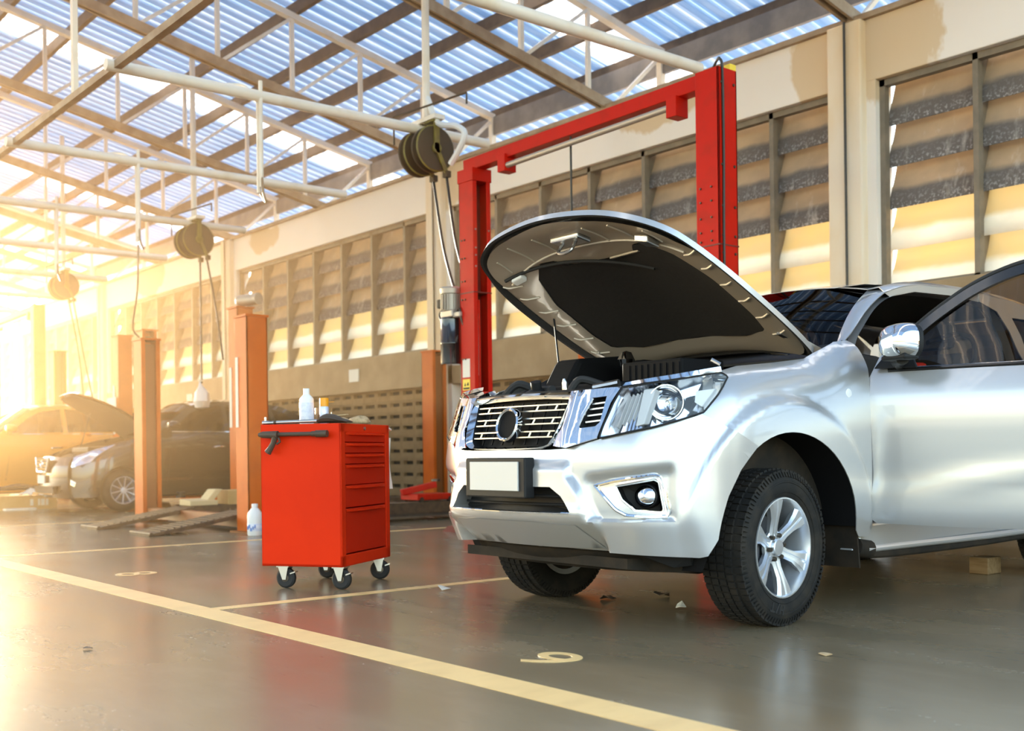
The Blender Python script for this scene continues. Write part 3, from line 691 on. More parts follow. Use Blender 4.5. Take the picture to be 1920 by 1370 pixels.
for y in (5.85, 10.1): MB().box(-14.75, -11.85, y-.07, y+.07, .05, .19).build('cross_member', 'lift_orange_dark', t, None)
MB().box(-11.91, -11.85, 5.712, 5.719, 1.2, 2.0).build('white_decal', 'paper', t, None)
# jack on the runway
t = thing('sliding_jack', 'red rolling jack resting on the dark runway behind the tool cart', 'jack', (-12.3, 8.6, .23))
MB().box(-12.5, -12.1, 8.35, 8.95, .26, .34).build('frame', 'lift_red', t, None, bev=.01)
MB().bar((-12.4, 8.3, .36), (-12.25, 8.75, .46), .12, .08).build('lift_arm', 'lift_red', t, None, bev=.01); MB().lathe([(0, 0), (.06, 0), (.06, .03), (0, .03)], (-12.25, 8.75, .5), (0, 0, 1), 12).build('saddle', 'metal_dark', t)
for x, y in ((-12.48, 8.42), (-12.12, 8.42), (-12.48, 8.88), (-12.12, 8.88)): MB().lathe([(0, -.02), (.035, -.02), (.035, .02), (0, .02)], (x, y, .268), (1, 0, 0), 12).build('roller', 'metal_dark', t)
t = thing('jack_stand', 'brown flat-topped stand on the far runway behind the tool cart', 'stand', (-13.95, 8.9, .23))
MB().lathe([(0, 0), (.13, 0), (.12, .03), (.03, .05), (.03, .26), (0, .26)], (-13.95, 8.9, .235), (0, 0, 1), 12).build('base', 'ramp_steel', t); MB().lathe([(0, .26), (.14, .26), (.14, .29), (0, .29)], (-13.95, 8.9, .235), (0, 0, 1), 16).build('top_plate', 'ramp_steel', t)
# ------------------------------------------------------------------ tool cart
CA = Vector((-6.75, 3.41, 0)); E1 = Vector((.838, .546, 0)); E2 = Vector((-.546, .838, 0)); W1, W2 = .585, .765; Z0, Z1 = .15, 1.08
def cp(a, b, z): return CA+E1*a+E2*b+Vector((0, 0, z))
def cbox(m, a0, a1, b0, b1, z0, z1):
    return m.obox(cp((a0+a1)/2, (b0+b1)/2, (z0+z1)/2), E1*(a1-a0)/2, E2*(b1-b0)/2, Vector((0, 0, (z1-z0)/2)))
ct = thing('tool_cart', 'bright red rolling tool cart with six drawers beside the pickup', 'tool cart', tuple(cp(W1/2, W2/2, 0)))
m = MB(); t_ = .012
cbox(m, 0, W1, 0, t_, Z0, Z1); cbox(m, 0, W1, W2-t_, W2, Z0, Z1); cbox(m, 0, t_, 0, W2, Z0, Z1); cbox(m, 0, W1, 0, W2, Z0, Z0+.02)
cbox(m, W1-.02, W1, 0, .06, Z0, Z1); cbox(m, W1-.02, W1, W2-.06, W2, Z0, Z1); cbox(m, W1-.02, W1, 0, W2, Z0, Z0+.075); cbox(m, W1-.02, W1, 0, W2, Z1-.06, Z1); cbox(m, .01, W1-.01, .01, W2-.01, Z1-.03, Z1-.02)
m.build('body', 'cart_red', ct, None, bev=.005)
cbox(MB(), .015, W1-.015, .015, W2-.015, Z1-.02, Z1-.004).build('top_mat', 'tool_black', ct, None)
zz = lambda y: Z1-(y-340)/830*(Z1-Z0)
for y0, y1 in ((388, 448), (452, 512), (516, 576), (580, 698), (702, 830), (836, 1096)):
    d = cbox(MB(), W1-.03, W1-.006, .065, W2-.065, zz(y1), zz(y0)).build('drawer', 'cart_red_drawer', ct, None, bev=.003)
    n = 9; A = []; B = []
    for k in range(n):
        q = k/(n-1); b = .075+q*(W2-.15); ou = .028*math.sin(math.pi*min(1, max(0, q)))**.5+.002
        A.append(cp(W1-.006, b, zz(y0)-.004)); B.append(cp(W1-.006+ou, b, zz(y0)-.010))
    C = [p-Vector((0, 0, .010)) for p in B]; D = [p-Vector((0, 0, .022)) for p in A]
    MB().grid([A, B, C, D]).build('drawer_pull', 'cart_red', d, None, fix=False)
MB().lathe([(0, .008), (.012, .008), (.012, 0)], cp(W1, W2*.46, Z1-.03), E1, 12).build('lock', 'metal_silver', ct)
for a, b in ((.11, .07), (W1-.07, .07), (.11, W2-.1), (W1-.07, W2-.1)):
    c = cp(a, b, .068); th = random.uniform(-.3, .5); ax = (E1*math.cos(th)+E2*math.sin(th)) if False else (E2*math.cos(th)+E1*math.sin(th)).normalized(); fwd = ax.cross(Vector((0, 0, 1)))
    wv = c+fwd*.03
    cs = MB().lathe([(.02, -.018), (.055, -.02), (.067, -.012), (.068, 0), (.067, .012), (.055, .02), (.02, .018)], wv, ax, 24).build('caster', 'rubber', ct)
    MB().lathe([(0, -.024), (.026, -.02), (.026, .02), (0, .024)], wv, ax, 14).build('wheel_hub', 'metal_dark', cs)
    f = MB()
    for s_ in (-1, 1): f.prism([wv+ax*s_*.03+fwd*-.045+Vector((0, 0, .078)), wv+ax*s_*.03+fwd*.03+Vector((0, 0, .078)), wv+ax*s_*.03+fwd*.012+Vector((0, 0, -.01)), wv+ax*s_*.03-fwd*.012+Vector((0, 0, -.01))], ax*s_*.004)
    f.obox(wv-fwd*.01+Vector((0, 0, .078)), fwd*.045, ax*.035, Vector((0, 0, .006))); f.build('fork', 'metal_silver', cs, None)
    MB().obox(wv+fwd*.055+Vector((0, 0, .035)), fwd*.018+Vector((0, 0, .006)), ax*.02, Vector((0, 0, .004))).build('brake_tab', 'metal_silver', cs, None)
# handle bar
MB().tube([cp(.03, -.045, 1.013), cp(.10, -.045, 1.013)], [.010, .018], 12).tube([cp(.08, -.045, 1.013), cp(.44, -.045, 1.013)], .014, 12).tube([cp(.43, -.045, 1.013), cp(.51, -.045, 1.013)], .023, 14).tube([cp(.40, -.045, 1.013), cp(.43, -.045, 1.013)], .018, 12).build('handle', 'tool_black', ct)
MB().tube([cp(.47, 0, 1.013), cp(.47, -.05, 1.013)], .012, 8).tube([cp(.09, 0, 1.013), cp(.09, -.05, 1.013)], .012, 8).build('handle_bracket', 'tool_black', ct)
gun = thing('air_gun', 'dark pistol-grip air gun hooked on the cart handle', 'air gun', tuple(cp(.1, -.05, .95)))
MB().tube([cp(.02, -.055, 1.012), cp(.05, -.055, 1.012), cp(.16, -.055, 1.01)], [.012, .022, .026], 12).build('barrel', 'tool_black', gun)
MB().tube([cp(.14, -.055, 1.0), cp(.125, -.055, .955), cp(.10, -.055, .915), cp(.085, -.055, .895)], [.022, .018, .020, .024], 10).build('grip', 'tool_black', gun); MB().tube([cp(.165, -.055, .99), cp(.175, -.055, .965), cp(.15, -.055, .95)], .008, 6).build('trigger', 'tool_black', gun)
# things on the cart
def ctop(a, b): return cp(a, b, Z1-.004)
o = thing('plastic_bottle', 'tall white plastic bottle on top of the red cart', 'bottle', tuple(ctop(.168, .33)))
c = ctop(.168, .33)
MB().lathe([(0, 0), (.044, 0), (.048, .006), (.048, .178), (.045, .188), (.030, .205), (.021, .214), (.021, .222)], c, (0, 0, 1), 28).build('body', 'bottle_white', o)
MB().lathe([(.020, .218), (.0205, .22), (.0205, .252), (.018, .254), (0, .254)], c, (0, 0, 1), 20).build('cap', 'white_plastic', o)
MB().lathe([(.0486, .02), (.0488, .021), (.0488, .155), (.0486, .156)], c, (0, 0, 1), 28).build('label_band', 'bottle_label', o)
o = thing('spray_can', 'small pale spray can with an orange cap and straw on the cart', 'spray can', tuple(ctop(.285, .36))); c = ctop(.285, .36)
MB().lathe([(0, 0), (.030, 0), (.031, .003), (.031, .124), (.029, .130)], c, (0, 0, 1), 24).build('body', 'can_blue', o); MB().lathe([(.0305, .130), (.0305, .185), (.028, .188), (0, .188)], c, (0, 0, 1), 24).build('cap', 'orange_cap', o)
MB().tube([c+E1*.02+Vector((0, 0, .160)), c+E1*.075+Vector((0, 0, .160))], .002, 6).build('straw', 'orange_cap', o)
o = thing('tin_mug', 'brown metal mug standing behind the bottle on the cart', 'mug', tuple(ctop(.21, .47))); c = ctop(.21, .47)
MB().lathe([(0, 0), (.045, 0), (.047, .004), (.047, .125), (.044, .128), (.043, .125), (.043, .006), (0, .006)], c, (0, 0, 1), 24).build('body', 'mug_brown', o); MB().tube(crom([c+E1*.045+Vector((0, 0, .08)), c+E1*.08+Vector((0, 0, .075)), c+E1*.08+Vector((0, 0, .03)), c+E1*.045+Vector((0, 0, .02))], 6), .005, 6).build('handle', 'mug_brown', o)
m = MB(); A = [cp(.10, .40, Z1), cp(.12, .40, Z1+.03), cp(.09, .42, Z1+.085)]; m.grid([[p, p+E2*.05, p+E2*.1] for p in A]); tag(m.build('folded_paper', 'paper', solid=.002), 'cream folded paper leaning behind the white bottle', 'paper')
o = thing('torque_wrench', 'long chrome torque wrench lying along the cart edge', 'wrench', tuple(ctop(.2, .05)))
MB().tube([cp(.10, .035, Z1+.014), cp(.40, .035, Z1+.018)], .012, 12).build('shaft', 'metal_silver', o); MB().tube([cp(.0, .035, Z1+.012), cp(.03, .035, Z1+.012), cp(.06, .035, Z1+.012), cp(.085, .035, Z1+.013)], [.014, .016, .010, .012], 12).build('head', 'metal_silver', o)
MB().box(0, 0, 0, 0, 0, 0) ; MB().tube([cp(.022, .035, Z1+.02), cp(.022, .035, Z1+.05)], .007, 8).build('drive_square', 'metal_silver', o); MB().tube([cp(.085, .035, Z1+.013), cp(.103, .035, Z1+.014)], .014, 12).build('collar', 'tool_black', o)
o = thing('tool_pouch', 'dark leather tool pouch on the corner of the cart top', 'pouch', tuple(ctop(.5, .1)))
m = MB(); rows = []
for i in range(9):
    q = i/8; r_ = []
    for k in range(10):
        a = 2*math.pi*k/10; h = (.022+.010*math.sin(q*5))*(1 if 0 < i < 8 else .55); r_.append(cp(.40+q*.20, .07+.03*q+.05*math.cos(a), Z1+.003+h+h*math.sin(a)))
    rows.append(r_)
m.grid(rows, True); m.fan(rows[0]); m.fan(rows[-1]); m.build('body', 'tool_black', o)
MB().tube([cp(.48, .08, Z1+.05), cp(.48, .08, Z1+.075)], .004, 6).build('stud', 'metal_silver', o); MB().tube([cp(.41, .10, Z1+.048), cp(.58, .12, Z1+.058)], .004, 6).build('strap', 'glove_knit', o)
def lump(name, mt, ctr, rx, ry, rz, label, cat, seed=1):
    m = MB(); rows = []
    for i in range(9):
        ph = -math.pi/2+math.pi*i/8; r_ = []
        for k in range(18):
            a = 2*math.pi*k/18; f = 1+.16*math.sin(3*a+seed)+.12*math.sin(5*a+2*ph+seed*2)
            r_.append(ctr+E2*(rx*math.cos(ph)*math.cos(a)*f)+E1*(ry*math.cos(ph)*math.sin(a)*f)+Vector((0, 0, max(-rz*.5, rz*math.sin(ph)*(1+.25*math.sin(4*a+seed))))))
        rows.append(r_)
    m.grid(rows, True); o = m.build(name, mt, smooth=60); tag(o, label, cat); return o
lump('work_glove', 'glove_knit', cp(.46, .56, Z1+.02), .115, .07, .038, 'crumpled beige knitted work glove on the cart top', 'glove', 2); lump('work_glove', 'glove_knit', cp(.40, .37, Z1+.015), .08, .06, .03, 'smaller dark-stained knitted glove beside the pouch on the cart', 'glove', 5)
m = MB(); rows = []
for i in range(9):
    q = i/8; rows.append([cp(.34+.14*k/4+.01*math.sin(6*q+k), .72+q*.34, Z1+.006+.012*math.sin(3*q+k*1.3)-.05*max(0, q-.25)) for k in range(5)])
m.grid(rows); tag(m.build('white_rag', 'paper', solid=.012), 'stiff white rag jutting over the far edge of the cart', 'rag')
m = MB(); rows = []
for i in range(9):
    q = i/8; rows.append([cp(.50+.03*k+.012*math.sin(5*q+k), W2+.012+.012*math.sin(7*q+2*k), Z1-.09-q*.36) for k in range(4)])
m.grid(rows); tag(m.build('hanging_cloth', 'paper', solid=.004), 'narrow cream cloth hanging down the far side of the cart', 'cloth')
# ------------------------------------------------------------------ things on the floor
c = Vector((-11.30, 5.63, 0)); o = thing('plastic_jug', 'white plastic jug with blue print beside the orange post', 'jug', tuple(c))
MB().lathe([(0, 0), (.075, 0), (.082, .012), (.082, .21), (.076, .245), (.045, .29), (.03, .305), (.03, .315)], c, (0, 0, 1), 24).build('body', 'bottle_white', o); MB().lathe([(.034, .312), (.034, .345), (0, .348)], c, (0, 0, 1), 16).build('cap', 'white_plastic', o)
MB().lathe([(.083, .05), (.0835, .051), (.0835, .13), (.083, .131)], c, (0, 0, 1), 24).build('printed_label', 'bottle_label', o)
for k in range(5): MB().obox(c+Vector((.0845*math.cos(-1.5+k*.25), .0845*math.sin(-1.5+k*.25), .085+.02*math.sin(k*2.1))), (.012, .004, 0), (0, .001, 0), (0, 0, .018)).build('blue_mark', 'blue_print', o, None)
o = thing('carton', 'long low cardboard carton on the floor below the orange car', 'carton', (-20.4, 5.85, 0))
MB().box(-20.55, -20.2, 5.3, 6.3, 0, .22).build('body', 'cardboard', o, None, bev=.006)
for y, w_ in ((5.85, .05), (5.98, .03), (6.03, .06), (6.11, .04)): MB().box(-20.2, -20.197, y, y+w_, .06, .17).build('white_mark', 'paper', o, None)
MB().box(-20.45, -20.15, 5.25, 6.35, .219, .226).build('tape', 'cardboard', o, None)
o = MB().tube(crom([(-20.6, 4.9, .36), (-20.5, 5.3, .33), (-20.4, 5.7, .40), (-20.6, 6.1, .34), (-20.8, 6.3, .3)], 8), .035, 8).build('rubber_hose', 'rubber'); tag(o, 'dark rubber hose lying over the carton at left', 'hose')
m = MB(); rows = []
for i in range(9):
    rows.append([Vector((-20.3+.06*math.sin(i+k)-.05*k, 5.75+i*.06, .24+.10*math.exp(-((i-4)/2.5)**2-((k-2)/1.5)**2)+.02*math.sin(2.1*i+k))) for k in range(5)])
m.grid(rows); tag(m.build('grey_rag', 'paper', solid=.02), 'crumpled grey rag heaped on the carton', 'rag')
o = MB().box(-20.0, -19.85, 5.35, 5.85, 0, .03).build('wood_strip', 'paper', bev=.004); tag(o, 'thin pale strip lying on the floor before the carton', 'strip')
o = thing('foam_block', 'cream packing block on the runway beside the dark car', 'block', (-13.95, 6.2, .23))
MB().prism([(-14.1, 5.95, .235), (-13.75, 5.95, .235), (-13.75, 5.95, .30), (-14.1, 5.95, .32)], (0, .38, 0)).build('body', 'cream_foam', o, None, bev=.01); MB().prism([(-14.05, 6.2, .30), (-13.8, 6.2, .30), (-13.8, 6.32, .44), (-14.05, 6.32, .44), ], (0, .1, 0)).build('raised_end', 'cream_foam', o, None, bev=.01)
o = MB().box(-14.15, -13.8, 6.5, 6.85, .233, .42).build('cardboard_box', 'cardboard', bev=.006); tag(o, 'small brown box on the runway behind the cream block', 'box')
# litter
def scrap(x, y, s, mt, label, cat, h=.012):
    m = MB(); n = 6; P = [Vector((x+s*random.uniform(.6, 1)*math.cos(6.28*k/n), y+s*random.uniform(.5, 1)*math.sin(6.28*k/n), .002+h*random.random())) for k in range(n)]
    m.fan(P); o = m.build('floor_scrap', mt, solid=.003); tag(o, label, cat, 'litter on the floor')
scrap(-5.82, 4.22, .05, 'paper', 'white paper scrap on the floor before the far front wheel', 'scrap', .03)
scrap(-4.62, 4.95, .07, 'tool_black', 'dark crumpled scrap under the pickup nose', 'scrap', .04); scrap(-4.75, 4.62, .07, 'tool_black', 'second dark scrap under the pickup, nearer the wheel', 'scrap', .04)
scrap(-4.15, 4.60, .04, 'paper', 'pale torn scrap under the pickup between the front wheels', 'scrap', .05); scrap(-2.83, 4.04, .035, 'glove_knit', 'dry brown leaf on the floor right of the front wheel', 'leaf', .01)
scrap(-7.9, 1.95, .025, 'tool_black', 'small dark fleck on the floor at lower left', 'scrap'); scrap(-5.2, 1.75, .03, 'tool_black', 'dark oil crumb on the floor at bottom centre', 'scrap')
o = MB().box(-3.98, -3.84, 7.36, 7.54, 0, .115).build('wood_block', 'wood', bev=.008); tag(o, 'rough wooden block on the floor under the pickup sill', 'wood block')
# ------------------------------------------------------------------ silver pickup
UC, VA = -4.345, 4.56
def T(x, s, z): return Vector((UC+s, VA-x, z))
TK = thing('pickup_truck', 'silver pickup with raised hood and open front door', 'pickup', (UC, VA, 0))
PLN = crom([(1.03, 0), (1.016, .25), (.967, .5), (.875, .71), (.77, .82), (.665, .88), (.56, .915), (.45, .933), (.3, .945), (0, .945)], 16)
PLN = [Vector((p.x, p.y)) for p in [Vector((q.x, q.y, 0)) for q in [Vector((*p[:2], 0)) for p in PLN]]]
ARC = [0]
for i in range(1, len(PLN)): ARC.append(ARC[-1]+(PLN[i]-PLN[i-1]).length)
def plan(a):
    b = abs(a); i = 0
    if b >= ARC[-1]: i = len(ARC)-2; t = 1
    else:
        lo, hi = 0, len(ARC)-1
        while hi-lo > 1:
            md = (lo+hi)//2
            if ARC[md] <= b: lo = md
            else: hi = md
        i = lo; t = (b-ARC[i])/(ARC[i+1]-ARC[i])
    p = PLN[i].lerp(PLN[i+1], t); d = (PLN[i+1]-PLN[i]).normalized(); n = Vector((d.y, -d.x))
    if n.x < 0 and n.y < 0: n = -n
    n = Vector((abs(n.x), abs(n.y)))
    sg_ = 1 if a >= 0 else -1
    return p.x, p.y*sg_, n.x, n.y*sg_
SHZ = ([.3, .35, .45, .55, .62, .75, .85, .95, 1.05, 1.15, 1.22, 1.3], [.16, .10, .05, .01, 0, 0, 0, .02, .06, .10, .14, .2])
def F(a, z, off=0.0):
    x, s, nx, ns = plan(a); x -= sint(z, *SHZ)
    return T(x+nx*off, s+ns*off, z)
def boff(a, z):
    b = abs(a)
    ac = interp(z, [.40, .537, .69, .77, .89], [.555, .566, .484, .42, .42])
    o = .030*(1-sst(ac-.004, ac+.026, b))*(1-sst(.79, .84, z))
    o -= .75*max(0, .545-z)*(1-sst(ac-.004, ac+.03, b))
    o -= .030*sst(.50, .55, b)*(1-sst(.93, .955, b))*sst(.545, .568, z)*(1-sst(interp(b, [.5, .9], [.725, .765]), interp(b, [.5, .9], [.775, .825]), z))
    o += .012*math.exp(-((z-.585)/.03)**2)*(1-sst(ac-.02, ac+.02, b))
    x = plan(a)[0]-sint(z, *SHZ); r = math.hypot(x+.02, z-.385); o += .024*(1-sst(.723, .753, r))*sst(.92, 1.05, b)
    return o
def sym(P): return [(-a, z) for a, z in reversed(P)]+list(P)
btop = [(0, .885), (.30, .888), (.42, .893), (.58, .934), (.76, .969), (.904, 1.002), (1.046, 1.043), (1.185, .996), (1.346, .925), (1.419, .893)]
barch = [(1.385, .86), (1.301, .78), (1.222, .661), (1.18, .569), (1.12, .46), (1.04, .385)]
bbot = [(1.0, .378), (.793, .390), (.555, .402), (.3, .408), (.1, .408)]
half = btop[1:]+barch+bbot
outl = half+[(-a, z) for a, z in reversed(half)]
intake = [(-.335, .711), (-.40, .668), (-.455, .592), (-.2, .588), (.2, .588), (.455, .592), (.40, .668), (.335, .711)]
FOG = [(.555, .717), (.657, .740), (.852, .765), (.884, .757), (.906, .707), (.925, .592), (.911, .573), (.844, .570), (.714, .578), (.661, .605)]
FOGI = [(.665, .714), (.855, .744), (.876, .733), (.898, .606), (.886, .593), (.757, .603), (.696, .652)]
fogL = [(-a, z) for a, z in reversed(FOG)]
MB().cdt(outl, [intake, FOG, fogL], lambda a, z: F(a, z, boff(a, z)), .0155).build('front_bumper', 'truck_paint', TK, 50, solid=.006)
bump_ = [o for o in TK.children if o.name.startswith('front_bumper')][0]
# lower intake: depth walls and dark grid
I0 = [F(a, z, boff(a, z)) for a, z in resamp([Vector((a, z)) for a, z in intake], 60)]; I1 = [p+Vector((0, .10, 0)) for p in I0]
MB().strip(I0, I1).build('intake_wall', 'truck_paint', bump_, 50)
MB().fan(I1).build('intake_mesh', 'black_plastic', bump_)
for z in (.625, .665): MB().tube([F(a/20*.42, z, -.035) for a in range(-20, 21)], .007, 6).build('intake_bar', 'black_plastic', bump_)
# chrome lip strip under intake
MB().tube([F(a/20*.455, .588, .045) for a in range(-20, 21)], .005, 6).build('lip_strip', 'chrome', bump_)
# lower grey apron (skid)
ap = [(-.46, .530), (-.2, .540), (.2, .540), (.46, .530), (.54, .416), (.2, .408), (-.2, .408), (-.54, .416)]
MB().cdt(ap, [], lambda a, z: F(a, z, boff(a, z)+.004), .05).build('skid_apron', 'alloy', bump_, 50)
for sg_ in (1, -1):
    f = [(a*sg_, z) for a, z in FOG]; fi = [(a*sg_, z) for a, z in FOGI]; n = 64
    fR = resamp([Vector(q) for q in f], n); fiR = resamp([Vector(q) for q in fi], n)
    Fi = [F(p.x, p.y, boff(p.x, p.y)+.004) for p in fiR]; Fd = [F(p.x, p.y, boff(p.x, p.y)-.075) for p in fiR]
    m = MB().cdt(f, [fi], lambda a, z: F(a, z, boff(a, z)+.004), .03); m.tube([F(p.x, p.y, boff(p.x, p.y)+.004) for p in fR], .009, 8, True); m.tube(Fi, .006, 6, True); m.build('fog_bezel', 'chrome', bump_, 40)
    MB().strip(Fi, Fd).fan(Fd).build('fog_pocket', 'black_plastic', bump_, 40)
    c = F(.835*sg_, .668, -.10); nrm = Vector((.45*sg_, -.89, 0))
    fl_ = MB().lathe([(.058, -.02), (.06, .02), (.055, .05), (.050, .055)], c, nrm, 24).build('fog_lamp', 'black_plastic', bump_)
    MB().lathe([(.051, .046), (.044, .062), (.025, .074), (0, .078)], c, nrm, 24).build('fog_lens', 'reflector', fl_)
# number plate in black holder
hp = T(1.085, 0, 0)
MB().prism([T(1.035, -.235, .852), T(1.035, .235, .852), T(1.035, .235, .655), T(1.035, -.235, .655)], (0, -.065, 0)).build('plate_holder', 'black_plastic', TK, None, bev=.008)
MB().box(UC-.19, UC+.19, VA-1.108, VA-1.098, .69, .832).build('number_plate', 'plate_white', TK, None, bev=.002)
# valance / under tray
MB().cdt([(-.75, .40), (.95, .40), (.9, .30), (-.7, .32)], [], lambda a, z: F(a, z+.0, -.12), .1).build('valance', 'underbody', TK, 50, solid=.01)
m = MB().prism([T(.80, -.62, .32), T(.30, -.62, .26), T(-.6, -.6, .30), T(-.6, .6, .30), T(.30, .62, .26), T(.80, .62, .32)], (0, 0, .05)); m.build('under_tray', 'underbody', TK, None)
MB().prism([F(.72, .385, -.06), F(.98, .385, -.05), F(.97, .335, -.06), F(.86, .325, -.06)], (-.02, .12, 0)).build('mud_deflector', 'black_plastic', TK, None)
# ---- grille
GO = [(-.365, 1.13), (-.2, 1.137), (0, 1.14), (.2, 1.137), (.365, 1.13), (.335, 1.0), (.315, .93), (.275, .907), (0, .903), (-.275, .907), (-.315, .93), (-.335, 1.0)]
GOv = resamp([Vector(q) for q in GO], 80)
OUT = [(-.40, 1.165), (0, 1.172), (.40, 1.165), (.375, 1.0), (.34, .91), (.27, .893), (0, .889), (-.27, .893), (-.34, .91), (-.375, 1.0)]
OUv = resamp([Vector(q) for q in OUT], 80)
g0 = [F(p.x, p.y, .014) for p in OUv]; gm = [F(p.x*.995, p.y, .026) for p in OUv]
k = min(range(80), key=lambda i: (OUv[i]-GOv[0]).length); OUa = OUv[k:]+OUv[:k]
g0 = [F(p.x, p.y, .004) for p in OUa]; g1 = [F(lerp(p.x, q.x, .4), lerp(p.y, q.y, .4), .03) for p, q in zip(OUa, GOv)]; g2 = [F(q.x, q.y, .0) for q in GOv]; g3 = [F(q.x, q.y, -.055) for q in GOv]
gr = MB().strip(g0, g1).strip(g1, g2).build('grille', 'chrome', TK, 30)
MB().strip(g2, g3).fan(g3).build('grille_back', 'black_plastic', gr, 40)
def wid(z): return interp(z, [.90, .93, 1.0, 1.14], [.25, .315, .335, .365])
for zc in (.965, 1.03, 1.095):
    for dz, in ((-.014,), (.014,)):
        z = zc+dz; w_ = wid(z)-.012; P = [F(-w_+2*w_*i/24, z, -.012) for i in range(25)]
        m = MB()
        for p, q in zip(P[:-1], P[1:]): m.bar(p, q, .02, .006)
        m.build('grille_bar', 'metal_grille', gr, None)
    for a in (-.26, .14, .27):
        MB().bar(F(a, zc-.014, -.012), F(a+.008, zc+.014, -.012), .012, .008).build('bar_tie', 'metal_grille', gr, None)
for a in range(-3, 4): MB().bar(F(a*.09, .915, -.04), F(a*.09, 1.125, -.04), .008, .008).build('grille_rib', 'black_plastic', gr, None)
rc = F(0, 1.015, .02); nr = Vector((0, -1, .22)).normalized()
bd = MB().lathe([(.066, -.01), (.070, .012), (.078, .018), (.086, .012), (.088, -.015)], rc, nr, 40).build('badge_ring', 'chrome', gr); MB().lathe([(0, .002), (.068, .002)], rc, nr, 40).build('badge_face', 'bay_black', bd)
# chrome V wings and side vents
for sg_ in (1, -1):
    P = [(.372, 1.163), (.63, 1.178), (.60, 1.10), (.585, .985), (.578, .938), (.43, .897), (.345, .905), (.385, 1.0)]
    vent = [(.497, 1.128), (.572, 1.134), (.572, 1.01), (.555, .992), (.478, .985), (.47, 1.0)]
    fp = [(a*sg_, z) for a, z in P]; vp = [(a*sg_, z) for a, z in vent]
    wg = MB().cdt(fp, [vp], lambda a, z: F(a, z, .012+.018*math.exp(-((abs(a)-.42)/.05)**2)), .02).build('chrome_wing', 'chrome', gr, 60, solid=.008)
    V0 = [F(p.x, p.y, .014) for p in resamp([Vector(q) for q in vp], 40)]; V1 = [p+Vector((0, .05, 0)) for p in V0]
    MB().strip(V0, V1).fan(V1).build('vent_recess', 'black_plastic', wg)
    for z in (1.02, 1.05, 1.08, 1.105): MB().bar(F(.485*sg_, z-.004, -.005), F(.572*sg_, z+.004, -.005), .012, .007).build('vent_bar', 'alloy', wg, None)
    MB().tube([F(.500*sg_, 1.128, .02), F(.475*sg_, 1.05, .024), F(.462*sg_, .99, .02)], .009, 8).build('vent_trim', 'chrome', wg)
# ---- headlights
HD = [(.632, 1.176), (.74, 1.190), (.846, 1.203), (.96, 1.222), (1.067, 1.242), (1.118, 1.222), (1.112, 1.175), (1.10, 1.137), (1.046, 1.053), (.94, 1.018), (.831, .987), (.70, .960), (.586, .938), (.592, 1.004), (.61, 1.10)]
for sg_ in (1, -1):
    hp_ = [(a*sg_, z) for a, z in HD]; H0 = resamp([Vector(q) for q in hp_], 90)
    h0 = [F(p.x, p.y, .012) for p in H0]; h1 = [F(p.x*.985, p.y, -.09) for p in H0]
    hl = MB().strip(h0, h1).cdt(hp_, [], lambda a, z: F(a*.985, z, -.09), .05).build('headlight', 'reflector', TK, 40)
    MB().cdt(hp_, [], lambda a, z: F(a, z, .014), .03).build('headlight_lens', 'lens_clear', hl, 60)
    MB().tube(h0, .005, 6, closed=True).build('lens_seal', 'black_plastic', hl)
    c = F(.88*sg_, 1.098, -.075); nz_ = (F(.88*sg_, 1.098, .05)-F(.88*sg_, 1.098, 0)).normalized()*.6+Vector((0, -.4, .05)); nz_.normalize()
    MB().lathe([(.0, .0), (.03, .004), (.06, .02), (.078, .05), (.080, .062), (.084, .062), (.084, .03)], c, nz_, 32).build('reflector_bowl', 'chrome', hl)
    MB().lathe([(.012, 0), (.014, .03), (.010, .04), (0, .042)], c, nz_, 14).build('bulb', 'lens_clear', hl)
    m = MB()
    for k in range(7): m.bar(F((.655+.022*k)*sg_, .985+.012*k, -.03), F((.665+.02*k)*sg_, 1.135+.004*k, -.05), .006, .018)
    m.build('side_lamp_ribs', 'white_plastic', hl, None)
    MB().prism([F(.73*sg_, 1.165, -.02), F(.79*sg_, 1.17, -.02), F(.78*sg_, 1.0, -.02), F(.74*sg_, .99, -.02)], (0, .04, 0)).build('divider', 'white_plastic', hl, None, bev=.005)
    tp = [(.99, 1.155), (1.095, 1.168), (1.045, 1.078), (1.0, 1.10)]
    MB().prism([F(a*sg_, z, -.02) for a, z in tp], (0, .05, 0)).build('turn_lamp', 'white_plastic', hl, None, bev=.005)
    MB().cdt([(a*sg_, z) for a, z in [(.632, 1.180), (.846, 1.207), (1.067, 1.246), (1.05, 1.268), (.84, 1.228), (.64, 1.196)]], [], lambda a, z: F(a, z, .012), .04).build('headlight_trim', 'chrome', hl, 60, solid=.006)
# ---- front fenders
AX0, AZ0, RA, RF = -.02, .385, .575, .735
def ztop(x): return sint(x, [-.75, -.6, -.5, -.35, -.1, .2, .445, .6], [1.47, 1.45, 1.41, 1.345, 1.315, 1.285, 1.24, 1.20])
def side_s(x, z):
    q = z-ztop(x)
    s = sint(q, [-1.1, -.95, -.8, -.6, -.42, -.28, -.16, -.08, -.03, 0], [.895, .915, .932, .940, .940, .930, .912, .882, .845, .79])
    # front corner follows the plan curve
    if x > .25:
        xx = x+sint(z, *SHZ)*sst(.25, .5, x)
        lo, hi = 0., ARC[-1]
        for _ in range(22):
            md = (lo+hi)/2
            if plan(md)[0] > xx: lo = md
            else: hi = md
        s += (plan(lo)[1]-.945)*sst(.25, .45, x)
    r = math.hypot(x-AX0, z-AZ0)
    s += .022*sst(RF+.02, RF-.03, r) if False else .024*(1-sst(RF-.012, RF+.018, r))
    return s
arc = [(AX0+RA*math.cos(math.radians(d)), AZ0+RA*math.sin(math.radians(d))) for d in range(174, 52, -6)]
